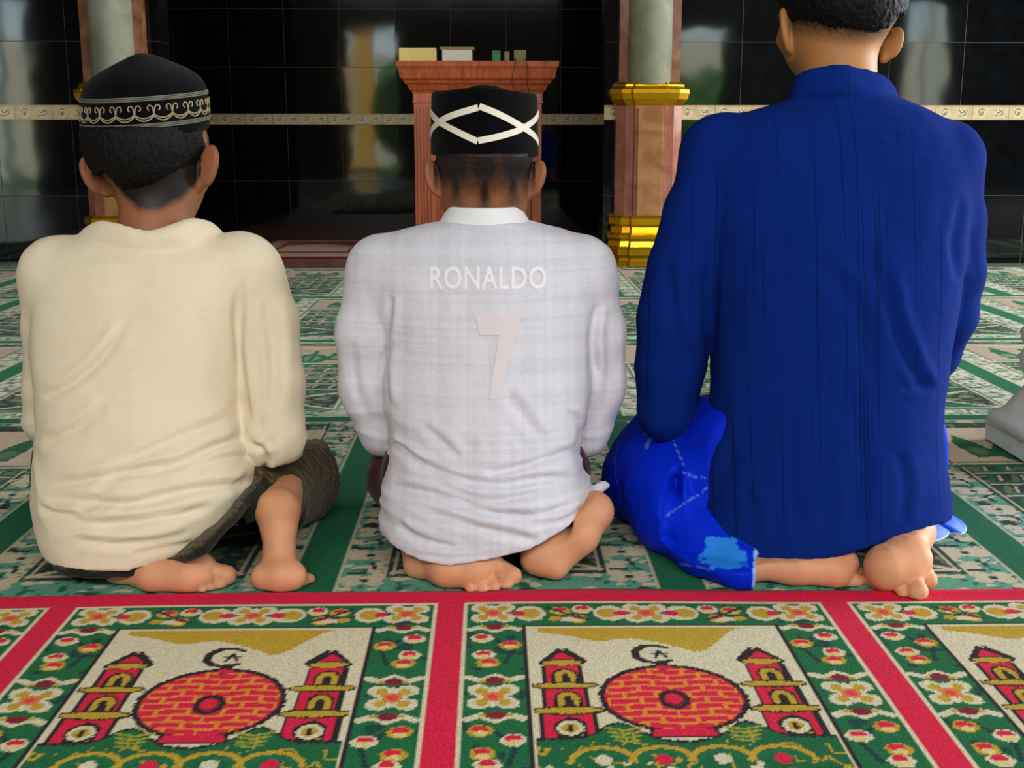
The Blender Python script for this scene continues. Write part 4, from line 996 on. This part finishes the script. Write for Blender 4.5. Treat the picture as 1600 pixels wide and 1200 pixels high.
    # sarong
    f = Field((-.31, 1.46, 0), (.28, 2.05, .30), .0036)
    B = [r for r in T if r[0] < .2]; f.loft(B, off=-.008); legs(f, hipL, kneeL, ankL+np.array((0, .06, .02)), hipR, kneeR, ankR+np.array((-.02, .04, 0)), (.082, .062, .034))
    f.cone(np.array((W(608, 760, 1.75)[0], 1.76, .10)), kneeL, .035, .05, .04)
    hemcut(f, lambda X, Y, Z: np.where(Y < 1.66, hz(X)+.006-Z, FT-.002-Z+0*Y+0*X))
    f.ell(GP(905, 860, .05), (.05, .10, .09), .004, None, 's')
    S = like(f); solid(S); keep_inside(f, S.F, .011, hz, 1.645, .30); floor_clip(f)
    finish('sarong', f, M['sarong_maroon'], ob, None, None, 2, lambda V, Q: V+normals(V, Q)*((vnoise(V, 26, 8)-.5)*.006)[:, None])
    # hair under the cap
    R = rot(-.45, 0, 0); f = Field((-.12, 1.64, .56), (.10, 1.90, .74), .0026)
    f.ell(hc, (.0765, .0765*1.16, .079), .02, R); hemcut(f, lambda X, Y, Z: np.where(Y < hc[1]+.02, W(757, 244, 1.70)[2]-Z, hc[2]+.02-Z)+0*X)
    finish('hair', f, M['hair'], ob, None, None, 1)
    # flat cap
    c = W(757, 200, 1.775); z = lambda y: W(757, y, 1.775)[2]
    prof = [(z(243), .0775), (z(241), .0790), (z(220), .0785), (z(180), .0780), (z(152), .0770), (z(147), .0755), (z(145), .072), (z(147), .060), (z(151), .03), (z(152), .002)]
    asp = 1.18; kx, ky = -.02, .02
    capr = cap_rings(prof, c, kx, ky, asp)
    for i in (4, 5, 6, 7): capr[i] = [(x, y, zz+.006*math.exp(-((x-c[0])/.045)**2)*(1 if i > 4 else .5)) for x, y, zz in capr[i]]
    cap = adopt(MB().rings(capr, caps=True).build('cap', M['cap'], None, True), ob)
    cap['label'] = 'flat-topped black cap with crossing cream ribbons'
    r_ = lambda zz: .0785
    def on(t, zz, o=.0013): return (c[0]+(.0790+o)*math.cos(t), c[1]+(.0790+o)*asp*math.sin(t), zz+kx*.079*math.cos(t)+ky*.079*asp*math.sin(t))
    def rib(pts, wd=.0088):
        pts = catmull(pts, 8); mb = MB(); n = len(pts); P = []
        for x, y in pts:
            q = max(-1, min(1, (x-756.5)/82.5)); P.append((-math.acos(q), W(757, y, 1.775-.093*math.sqrt(1-q*q))[2]))
        rows_ = []
        for i, (t, zz) in enumerate(P):
            a = P[max(i-1, 0)]; b = P[min(i+1, n-1)]; dx = (b[0]-a[0])*.085; dz = b[1]-a[1]; L = math.hypot(dx, dz)+1e-9; nx, nz = -dz/L/.085, dx/L
            rows_.append([on(t+nx*wd/2, zz+nz*wd/2, .0002), on(t+nx*wd/2, zz+nz*wd/2), on(t-nx*wd/2, zz-nz*wd/2), on(t-nx*wd/2, zz-nz*wd/2, .0002)])
        mb.rings(rows_, closed=True, caps=True).build('ribbon', M['ribbon'], None, False).parent = cap
    rib([(675.5, 213), (682, 199), (705, 182), (748, 166)]); rib([(675.5, 176), (688, 189), (712, 202), (747, 219)])
    rib([(750, 164), (778, 176), (808, 193), (830, 209), (837.5, 221)]); rib([(748, 218), (780, 210), (808, 200), (830, 186), (837.5, 175)])
    mb = MB().tube([on(-math.pi/2-.02, zz, .0) for zz in np.linspace(z(240), z(150), 8)], .0006, 5); mb.build('seam', M['cap'], None, True).parent = cap
    return ob

# ---------------------------------------------------------------- taller person in the blue shirt
def person_blue():
    T = rows([(150, 1246, 1396, 1.80, .060), (163, 1208, 1428, 1.80, .070), (180, 1168, 1458, 1.795, .080), (200, 1132, 1482, 1.79, .090), (235, 1102, 1505, 1.785, .100), (300, 1094, 1510, 1.78, .112), (380, 1106, 1500, 1.765, .120),
              (470, 1114, 1488, 1.75, .126), (560, 1114, 1474, 1.735, .130), (640, 1110, 1467, 1.72, .135), (700, 1098, 1468, 1.71, .140), (760, 1088, 1473, 1.70, .147), (815, 1088, 1476, 1.69, .151), (855, 1100, 1466, 1.685, .150), (895, 1130, 1430, 1.68, .135)])
    armL = [W(1122, 240, 1.785), W(1095, 330, 1.775), W(1070, 420, 1.77), W(1056, 500, 1.77), W(1046, 575, 1.775), W(1042, 645, 1.78)]; rL = [.050, .053, .056, .058, .053, .044]
    armR = [W(1476, 250, 1.785), W(1484, 350, 1.775), W(1486, 430, 1.77), W(1478, 492, 1.77)]; rR = [.052, .050, .048, .044]
    fL = [armL[-1], np.array((armL[-1][0]+.020, 1.88, .165)), np.array((armL[-1][0]+.055, 1.95, .165))]
    fR = [armR[-1], W(1452, 552, 1.80), W(1430, 600, 1.86)]
    hipL, hipR = np.array((W(1200, 760, 1.70)[0], 1.71, .15)), np.array((W(1370, 760, 1.70)[0], 1.71, .15))
    kneeL = GP(1029, 730, .078); kneeR = np.array((W(1420, 700, 2.0)[0], 2.02, .080))
    ankL = GP(1165, 888, .030)+np.array((0, .015, 0)); ankR = GP(1420, 815, .095)+np.array((-.01, .05, 0))
    hz = hem_curve([(1080, 845), (1110, 856), (1170, 870), (1240, 881), (1290, 876), (1345, 861), (1400, 842), (1455, 822), (1480, 818)], [1.66, 1.63, 1.585, 1.54, 1.54, 1.54, 1.55, 1.58, 1.60])
    def solid(f):
        f.loft(T, k=.01); f.chain(armR, rR, .010); f.chain(armL, rL, .008); f.chain(fR, [.044, .042, .034], .012); f.chain(fL, [.043, .036, .030], .012)
        f.cone(armR[0], armR[0]+np.array((-.06, 0, .008)), .052, .055, .03); f.cone(armL[0], armL[0]+np.array((.06, 0, .008)), .050, .055, .03)
        cb = [W(x, y, D) for x, y, D in ((1236, 172, 1.80), (1250, 152, 1.765), (1285, 143, 1.745), (1330, 142, 1.745), (1375, 150, 1.765), (1396, 166, 1.80), (1390, 185, 1.84), (1310, 200, 1.87), (1245, 190, 1.84))]
        cb = catmull(cb+[cb[0]], 5); n_ = len(cb); cc_ = np.mean(cb, 0)
        for q in range(6):
            s = 1-.018*q; f.chain([cc_+(p-cc_)*np.array((s, s, 1))+np.array((0, .001*q, .0055*q)) for p in cb], [.0065-.0004*q]*n_, .008)
    f = Field((.16, 1.46, 0), (.76, 2.12, .96), .0027)
    f.loft([r for r in T if r[0] > .10], off=-.022); f.chain(armR, [.042, .038, .034, .030], .02); f.chain(fR, [.030, .027, .021], .01)
    f.chain(armL, [.042, .040, .038, .036, .034, .030], .02); f.chain(fL, [.030, .026, .020], .01)
    hand(f, fR[-1], (-.3, .9, -.3), (0, 0, -1), 1.1); hand(f, fL[-1], (.1, .9, -.2), (0, 0, -1), 1.1)
    legs(f, hipL, kneeL, ankL, hipR, kneeR, ankR, (.085, .060, .026))
    hc = W(1314, -18, 1.84)
    head(f, hc, .082, (W(1308, 60, 1.825), W(1310, 165, 1.803)), (.057, .056),
         [(W(1226, 12, 1.845), W(1238, 88, 1.835), -1, 1.0), (W(1402, 42, 1.84), W(1384, 94, 1.835), 1, .7)], yaw=.34, pitch=.15)
    # left foot, sole half up, toes to the right
    f.chain([ankL, GP(1240, 889, .028), GP(1296, 890, .028)], [.0190, .0205, .025], .014); f.cone(GP(1318, 880, .033), GP(1308, 897, .022), .0215, .020, .010)
    f.cone(GP(1318, 909, .012), GP(1338, 908, .012), .0095, .0110, .002); f.cone(GP(1338, 892, .020), GP(1350, 896, .016), .008, .0085, .002)
    # right foot: heel high under the hem, broad ball and toes facing the viewer
    hl = W(1426, 830, 1.60); f.cone(ankR+np.array((0, .02, 0)), hl, .026, .028, .01); f.cone(hl, GP(1410, 868, .048), .029, .031, .016)
    f.cone(GP(1386, 884, .041), GP(1428, 874, .047), .0310, .0250, .012); f.cone(GP(1382, 897, .030), GP(1422, 896, .031), .0210, .0200, .010)
    f.cone(GP(1362, 905, .018), GP(1382, 914, .014), .0110, .0115, .003)
    f.cone(GP(1441, 886, .034), GP(1450, 906, .020), .0105, .0130, .0015); f.cone(GP(1426, 901, .028), GP(1433, 924, .0145), .0110, .0150, .0015)
    f.cone(GP(1407, 908, .020), GP(1410, 926, .0105), .0085, .0092, .0015)
    f.cone(GP(1444, 868, .062), GP(1440, 900, .036), .0020, .0020, .003, 's'); f.cone(GP(1420, 912, .030), GP(1414, 895, .050), .0020, .0020, .003, 's'); f.cone(GP(1372, 898, .046), GP(1400, 912, .032), .0022, .0022, .003, 's')
    def sides(V, N, c):
        d = V-hc; r = .082; up = d[:, 2]/r; sx = d[:, 0]/r; n = vnoise(V, 500, 7)
        line = -1.10+.25*np.abs(sx)**2; k = np.clip((up-line)/.30, 0, 1)**.8*np.where(d[:, 1] < .02, 1, 0)*(np.abs(sx) < .97); k = np.clip(k*(.8+.5*(n-.3)), 0, .97)[:, None]
        return c*(1-k)+k*lin((14, 12, 12))
    S = like(f); solid(S); keep_inside(f, S.F, .016, hz, 1.645, .30, W(1092, 800, 1.60)[0]); floor_clip(f)
    ob = person('person', f, 'kneeling taller person in a dark blue shirt, bareheaded, head turned slightly left', skin_color((168, 114, 64), hair=sides))
    f = Field((.12, 1.42, 0), (.80, 2.06, .74), .0036)
    solid(f)
    shell(f, .0075)
    f.cone(W(1312, 60, 1.82), W(1312, 176, 1.797), .052, .050, 0, 's')
    hemcut(f, lambda X, Y, Z: np.where((Y < 1.83), hz(X)-Z+0*Y, (.15-Z)+0*X))
    for a in (fR[-1], fL[-1]): f.cone(a, a+np.array((0, .09, 0)), .045, .055, 0, 's')
    FL = [([(1262, 400), (1320, 450), (1352, 520), (1360, 600)], 0.0039, 14), ([(1380, 420), (1398, 500), (1424, 570), (1452, 618)], .0060, 10), ([(1405, 606), (1430, 604), (1462, 600)], .003, 8), ([(1110, 400), (1108, 480), (1112, 560)], 0.0052, 9),
          ([(1098, 720), (1120, 660), (1135, 600)], 0.0039, 12), ([(1100, 790), (1130, 740), (1150, 690)], 0.0033, 12), ([(1340, 640), (1352, 740), (1340, 830)], 0.0026, 12), ([(1240, 640), (1236, 740), (1250, 840)], 0.0026, 12),
          ([(1290, 700), (1300, 780), (1290, 850)], 0.0023, 9), ([(1400, 700), (1415, 760), (1405, 820)], 0.0026, 10), ([(1160, 760), (1180, 800), (1175, 850)], 0.0026, 9), ([(1505, 300), (1490, 380), (1500, 450)], 0.0039, 8), ([(1040, 400), (1050, 480), (1070, 560)], 0.0039, 10), ([(1200, 215), (1310, 205), (1420, 215)], 0.0016, 5)]
    def post(V, Q):
        N = normals(V, Q); return V+N*((vnoise(V, 18, 23)-.5)*.005+(vnoise(V, 55, 5)-.5)*.0012)[:, None]
    finish('shirt', f, M['blue_cloth'], ob, None, FL, 3, post)
    # sarong
    f = Field((.10, 1.44, 0), (.80, 2.16, .34), .0038)
    B = [r for r in T if r[0] < .22]; f.loft(B, off=-.008)
    legs(f, hipL, kneeL, ankL+np.array((-.004, .0, .006)), hipR, kneeR, ankR, (.098, .068, .034))
    f.cone(GP(1090, 815, .065)+np.array((0, .03, 0)), kneeL, .050, .068, .05); f.cone(GP(1090, 815, .065)+np.array((0, .03, 0)), ankL+np.array((-.004, .0, .008)), .048, .024, .03)
    f.chain([GP(1000, 758, .055), GP(1060, 812, .050)+np.array((0, .01, 0)), GP(1120, 858, .040), GP(1165, 880, .034)], [.055, .047, .036, .028], .05); f.ell(GP(1064, 770, .085)+np.array((0, .045, 0)), (.070, .085, .056), .06)
    f.cone(GP(1060, 690, .13)+np.array((0, .05, 0)), hipL, .06, .09, .05)
    cp_ = GP(1180, 885, .03); cut = cp_[0]/cp_[1]
    hemcut(f, lambda X, Y, Z: np.where((X > cut*Y) & (Y < 1.70), hz(X)+.008-Z, FT-.002-Z+0*Y+0*X))
    def bcol(V, N):
        c = np.tile(lin((2, 40, 204)), (len(V), 1)); rr = np.random.default_rng(5)
        for _ in range(26):
            p = np.array((rr.uniform(.14, .42), rr.uniform(1.55, 1.95), rr.uniform(.02, .2))); n_ = rr.normal(size=3); n_ /= np.linalg.norm(n_)
            d = np.abs((V-p)@n_); k = (d < .0010) & (np.linalg.norm(V-p, axis=1) < rr.uniform(.03, .09)); c[k] = c[k]*.5+lin((120, 150, 230))*.5
        e = GP(1132, 868, .04); k = np.linalg.norm((V-e)/np.array((.032, .05, .022)), axis=1)+.5*(vnoise(V, 90, 3)-.5) < 1; c[k] = lin((40, 130, 225))
        e = GP(1160, 880, .03); k = np.linalg.norm((V-e)/np.array((.018, .05, .012)), axis=1) < 1; c[k] = lin((20, 90, 215))
        k = np.abs(V[:, 0]-cut*V[:, 1]) < .0025; c[k & (V[:, 2] < .08)] = lin((150, 180, 230)); return c
    S = like(f); solid(S); keep_inside(f, S.F, .011, hz, 1.645, .30, W(1092, 800, 1.60)[0]); floor_clip(f)
    f.chain([W(1060, 815, 1.68), W(1112, 854, 1.635), W(1150, 873, 1.595)], [.042, .036, .030], .03); f.cone(W(1150, 873, 1.595), W(1166, 882, 1.575), .030, .026, .01)
    floor_clip(f)
    hemcut(f, lambda X, Y, Z: np.where((X > cut*Y) & (Y < 1.70), hz(X)+.008-Z, -1.+0*Y+0*Z)+0*X)
    finish('sarong', f, M['sarong_blue'], ob, bcol, None, 2, lambda V, Q: V+normals(V, Q)*((vnoise(V, 20, 8)-.5)*.008+(vnoise(V, 60, 9)-.5)*.002)[:, None])
    # free corner of the sarong sticking out on the right
    loop = catmull([(1440, 812), (1470, 808), (1496, 812), (1509, 824), (1503, 834), (1490, 832), (1484, 826), (1478, 838), (1458, 846), (1440, 848)], 5)
    r0 = [GP(x, y, .03) for x, y in loop]; rings = []
    back = [p+np.array((-.035, .09, .012)) for p in r0]
    mb = MB(); n = len(r0); base = [tuple(p) for p in r0]+[tuple(p) for p in back]
    mb.add(base, [(i, i+1, n+i+1, n+i) for i in range(n-1)])
    o = mb.build('sarong_corner', M['sarong_blue_plain'], None, True); sd = o.modifiers.new('thick', 'SOLIDIFY'); sd.thickness = .0022; adopt(o, ob)
    e = MB().tube([tuple(p) for p in r0], .0016, 6).build('hem_thread', M['pale_thread'], None, True); e.parent = o
    # hair
    R = rot(-.15, 0, .34); f = Field((.36, 1.72, .72), (.66, 2.0, .95), .0028)
    f.ell(hc, (.0885, .103, .094), .02, R); f.ell(np.array(hc)+R@np.array((0, -.45, -.35))*.082, (.071, .064, .066), .02, R)
    hh = hem_curve([(1215, 0), (1240, 12), (1262, 30), (1290, 40), (1340, 44), (1372, 48), (1392, 40), (1410, 20)], 1.75)
    hemcut(f, lambda X, Y, Z: np.where(Y < hc[1]+.03, hh(X)+.003*np.sin(X*900)-Z+0*Y, hc[2]+.03-Z+0*X))
    finish('hair', f, M['hair'], ob, None, None, 1, lambda V, Q: V+normals(V, Q)*((vnoise(V*np.array((1, 1, .25)), 420, 3)-.5)*.003)[:, None])
    return ob

def st_white(base, wave, noisev, mul):
    base = mul(base, noisev(1, (2, 2, 115), 1), .965, 1.035, .42, .56); return mul(base, noisev(1, (95, 2, 2), 1), .97, 1.03, .4, .6)
def st_blue(base, wave, noisev, mul):
    return mul(base, noisev(1, (230, 4, 1.6), 1), .66, 1.02, .30, .37)
M['cream_cloth'] = weave_mat('cream_cotton', (220, 207, 180), amp=.025)
M['white_cloth'] = weave_mat('white_textured_cotton', (206, 204, 214), stripe=st_white, amp=.04)
M['white_collar'] = weave_mat('white_collar_cotton', (226, 226, 228), amp=.02)
M['lettering'] = mat('white_lettering', (230, 227, 233), rough=.8)
M['numeral'] = mat('pale_pink_print', (214, 205, 210), rough=.8)
M['blue_cloth'] = weave_mat('dark_blue_striped_cotton', (5, 34, 108), stripe=st_blue, sheen=0., rough=.95)
M['sarong_brown'] = weave_mat('olive_brown_sarong', (60, 54, 30), attr='Col')
M['sarong_maroon'] = weave_mat('maroon_sarong', (62, 22, 26), amp=.3)
M['sarong_blue'] = weave_mat('royal_blue_sarong', (8, 44, 196), attr='Col', sheen=0, rough=.6)
M['sarong_blue_plain'] = mat('blue_sarong_corner', (16, 92, 214), rough=.6)
M['pale_thread'] = mat('pale_blue_thread', (170, 195, 230), rough=.7)
import time; t_ = time.time()
boy_cream(); boy_white(); person_blue(); print('people', time.time()-t_)

# ------------------------------------------------------------------ wooden lectern on the platform
def lectern():
    D = 6.12; xl, xr = W(648, 250, D)[0], W(846, 250, D)[0]; cx = (xl+xr)/2; e = empty('lectern', (cx, D+.2, PT))
    tag(e, 'red brown wooden lectern with stepped cornice behind the white shirted person', 'lectern')
    z = lambda y: W(750, y, D)[2]; hw = (xr-xl)/2; dp = .42
    MB().box(xl+.02, xr-.02, D+.02, D+dp-.02, PT+.06, z(146)).box(xl-.012, xr+.012, D-.012, D+dp+.012, PT, PT+.07, .006).build('body', M['wood'], e)
    for s, x in ((-1, xl), (1, xr-.105)):
        p = MB()
        p.box(x, x+.105, D-.006, D+.03, PT+.06, z(157), .002)
        MB().box(x-.004, x+.109, D-.012, D+.03, z(158), z(146), .003).box(x-.006, x+.111, D-.014, D+.03, z(161), z(157.5), .002).build('pilaster_capital', M['wood'], e)
        pl = p.build('pilaster', M['wood'], e)
        g = MB()
        for i in range(5): g.box(x+.016+i*.0165, x+.023+i*.0165, D-.0115, D+.0, PT+.12, z(168), .002)
        r = g.build('fluting', M['wood'], None); r.parent = pl
    prof = [(146, .006), (143, .010), (141, .018), (138, .022), (133, .030), (130, .044), (127, .046), (125.5, .052), (123, .062), (117, .066), (110, .070), (107, .074), (105, .080), (97.5, .082), (96.5, .080)]
    R = lambda o, zz: [(xl-o, D-o, zz), (xr+o, D-o, zz), (xr+o, D+dp+o, zz), (xl-o, D+dp+o, zz)]
    MB().rings([R(o, z(y)) for y, o in prof]).build('cornice', M['wood'], e)
    # carved panel on the front
    MB().box(xl+.13, xr-.13, D+.006, D+.03, PT+.16, z(190), .008).build('front_panel', M['wood'], e)
    return z(96.5), D
zt, LD = lectern()
M['cover_cream'] = mat('cream_book_cover', (206, 182, 104), rough=.6, noise=.08); M['pages'] = mat('book_pages', (196, 186, 176), rough=.8)
M['cover_olive'] = mat('olive_book_cover', (122, 108, 36), rough=.6); M['cover_green'] = mat('green_book_cover', (24, 110, 52), rough=.6); M['cover_tan'] = mat('tan_book_cover', (120, 108, 66), rough=.7); M['cover_black'] = mat('black_cover', (14, 13, 14), rough=.6)
def book(x0, x1, y0, y1, m, label, dep=.17, dy=-.06, lying=True, pages=True):
    D = LD+dy; a = W(x0, 90, D)[0]; b = W(x1, 90, D)[0]; H = (y1-y0)*LD/FPX*1.02; e = empty('book', ((a+b)/2, D+dep/2, zt)); t = .003
    z0, z1 = zt+.0005, zt+H
    if pages: MB().box(a+.006, b-.006, D+.004, D+dep-.004, z0+.001, z1-.008).build('pages', M['pages'], e)
    MB().box(a+.004, b-.004, D, D+dep, z0, z0+.0015).box(a-.006, b+.006, D-.004, D+dep, z1-.012, z1, .002).box(a, b, D+dep-t, D+dep, z0, z1).build('cover', m, e)
    tag(e, label, 'book', 'books on the lectern'); return e
def book_spine(x0, x1, y0, y1, m, label, dep=.14, dy=-.05, cat='book'):
    D = LD+dy; a = W(x0, 90, D)[0]; b = W(x1, 90, D)[0]; H = (y1-y0)*LD/FPX*1.02; e = empty('book', ((a+b)/2, D+dep/2, zt)); z0, z1 = zt+.0005, zt+H
    MB().box(a+.004, b-.004, D+.01, D+dep-.003, z0+.003, z1-.003).build('pages', M['pages'], e)
    MB().box(a, b, D, D+.012, z0, z1, .003).box(a, b, D, D+dep, z1-.003, z1, .001).box(a, b, D, D+dep, z0, z0+.003, .001).build('cover', m, e)
    tag(e, label, cat, 'books on the lectern'); return e
book_spine(623, 682, 75, 94, M['cover_cream'], 'thick cream book lying at the left end of the lectern top')
book(689, 739, 75, 95, M['cover_olive'], 'book with olive cover and white pages, second from left on the lectern')
book_spine(769, 782, 75, 90, M['cover_green'], 'small green book standing near the middle of the lectern top', .08)
book_spine(788, 796, 76, 90, M['cover_tan'], 'narrow pale book standing just right of the small green one', .08)
book_spine(803, 822, 75, 91, M['cover_tan'], 'tan book nearest the right end of the lectern top', .12)
def cable(pts, label):
    mb = MB().tube([tuple(p) for p in catmull(pts, 6)], .0022, 6); o = mb.build('microphone_cable', M['cover_black'], None, True); tag(o, label, 'cable', 'cables over the lectern front')
D0 = LD-.088
cable([(W(800, 84, D0+.06)[0], D0+.06, zt+.010), (W(806, 92, D0)[0], D0+.012, zt+.006), W(803, 110, D0-.004), W(800, 130, D0+.0), W(812, 160, D0+.04), (W(812, 200, D0)[0], D0+.066, PT+.5), (W(808, 200, D0)[0], D0+.066, PT+.012)], 'thin black cable hanging down the lectern front, the left one of two')
cable([(W(826, 80, D0+.08)[0], D0+.08, zt+.012), (W(822, 92, D0)[0], D0+.012, zt+.006), W(825, 112, D0-.004), W(824, 130, D0+.0), W(828, 160, D0+.04), (W(830, 200, D0)[0], D0+.066, PT+.5), (W(832, 200, D0)[0], D0+.066, PT+.012)], 'thin black cable hanging down the lectern front, the right one of two')

# ------------------------------------------------------------------ white turned pedestal at the right edge
M['white_plastic'] = mat('white_painted_plaster', (236, 242, 238), rough=.5, noise=.06, nscale=30, bump=.15, bscale=60)
def pedestal():
    p = G(1535, 690); hw = .150; cx, cy = p[0]+hw, p[1]-hw; e = empty('pedestal', (cx, cy, .008)); De = cy+.08
    tag(e, 'white stepped pedestal foot of a turned post at the right edge of the carpets', 'pedestal')
    zz = lambda y: W(1560, y, De)[2]
    def ring(w, z, r=.25, n=10):
        out = []
        for qx, qy, a0 in ((1, 1, 0), (-1, 1, 90), (-1, -1, 180), (1, -1, 270)):
            for i in range(n+1):
                a = math.radians(a0+90*i/n); rr = w*r; out.append((cx+qx*(w-rr)+rr*math.cos(a), cy+qy*(w-rr)+rr*math.sin(a), z))
        return out
    MB().rings([ring(hw-.003, .0085, .08), ring(hw, .011, .08), ring(hw, .044, .08), ring(hw-.004, .048, .08)]).build('plinth', M['white_plastic'], e, False)
    meas = [(1541, 643), (1546, 641), (1553, 637), (1563, 632), (1580, 618), (1591, 606), (1596, 595), (1595, 585), (1590, 573), (1589, 560), (1593, 550), (1603, 546), (1603, 538), (1593, 533), (1590, 520), (1594, 514), (1606, 505), (1608, 440)]
    dd = [.14, .13, .12, .10, .07, .06, .05]+[.04]*20
    prof = [(W(x, y, cy+d)[2], cx-W(x, y, cy+d)[0], min(1, .15+.14*i)) for i, ((x, y), d) in enumerate(zip(meas, dd))]
    prof[0] = (.046, prof[1][1]+.004, .1); prof[1] = (max(.050, prof[1][0]), prof[1][1], .2)
    MB().rings([ring(w, z, r) for z, w, r in prof]).build('turned_post', M['white_plastic'], e, True)
pedestal()

# ------------------------------------------------------------------ garden and porch columns behind the viewer
def bush(x, y, s, seed, label):
    r = np.random.default_rng(seed); import bmesh
    bm = bmesh.new(); bmesh.ops.create_icosphere(bm, subdivisions=4, radius=1); V = np.array([v.co for v in bm.verts]); F = [[v.index for v in f.verts] for f in bm.faces]; bm.free()
    V = V*(1+.35*(vnoise(V+5, 3, seed)-.5)+.25*(vnoise(V+5, 9, seed+1)-.5))[:, None]*np.array((s, s*.8, s*1.1))+np.array((x, y, s*.9))
    o = mesh('shrub', V, F, M['leaf'], None, True); tag(o, label, 'shrub', 'shrubs in the garden behind the viewer')
for i, x in enumerate((-12, -7.0, -1.3, 4.2, 9.5)): bush(x, -10.5, .95+.15*(i % 3), 30+i, ('green leafy shrub in the garden, farthest left of the five', 'green leafy shrub in the garden, second from the left', 'green leafy shrub in the garden, middle one of the five', 'green leafy shrub in the garden, second from the right', 'green leafy shrub in the garden, farthest right of the five')[i])
def garden_post(x, w, m, label):
    e = empty('garden_post', (x, -8.3, -.05)); tag(e, label, 'post', 'garden posts behind the viewer')
    MB().box(x-w/2, x+w/2, -8.3-w/2, -8.3+w/2, .15, 3.4, .02).build('shaft', m, e); MB().box(x-w/2-.06, x+w/2+.06, -8.36-w/2, -8.24+w/2, -.05, .15, .02).build('base', m, e)
M['yellow_paint'] = mat('yellow_paint', (224, 176, 84), rough=.7); M['white_paint'] = mat('white_green_paint', (214, 224, 204), rough=.6)
garden_post(-8.62, .34, M['yellow_paint'], 'yellow garden post mirrored at the far left of the black wall')
garden_post(-8.15, .34, M['white_paint'], 'pale post mirrored beside the yellow one at the far left of the black wall')
garden_post(-2.55, .42, M['yellow_paint'], 'yellow garden post mirrored in the niche wall left of the lectern')
garden_post(7.25, .22, M['white_paint'], 'pale slim post mirrored to the right of the blue shirted person')
garden_post(3.95, .25, M['white_paint'], 'pale slim post mirrored just right of the gilt marble column')
M['pale_wall'] = mat('pale_garden_wall', (222, 216, 190), rough=.9, noise=.08, nscale=2)
struct(MB().box(-18, 18, -14.2, -14, -.05, 2.6).build('wall_garden', M['pale_wall']))

for o in [o for o in bpy.data.objects if o.parent is None and o.type == 'MESH' and o.get('kind') != 'structure']:
    n_ = len(o.data.vertices); a_ = np.empty(n_*3, np.float32); o.data.vertices.foreach_get('co', a_); a_ = a_.reshape(-1, 3); c_ = (a_.min(0)+a_.max(0))/2; c_[2] = a_[:, 2].min()
    o.data.vertices.foreach_set('co', (a_-c_).ravel()); o.data.update(); o.location = c_.tolist()
    for ch in o.children: ch.matrix_parent_inverse = Matrix.Translation(Vector(c_.tolist())).inverted()
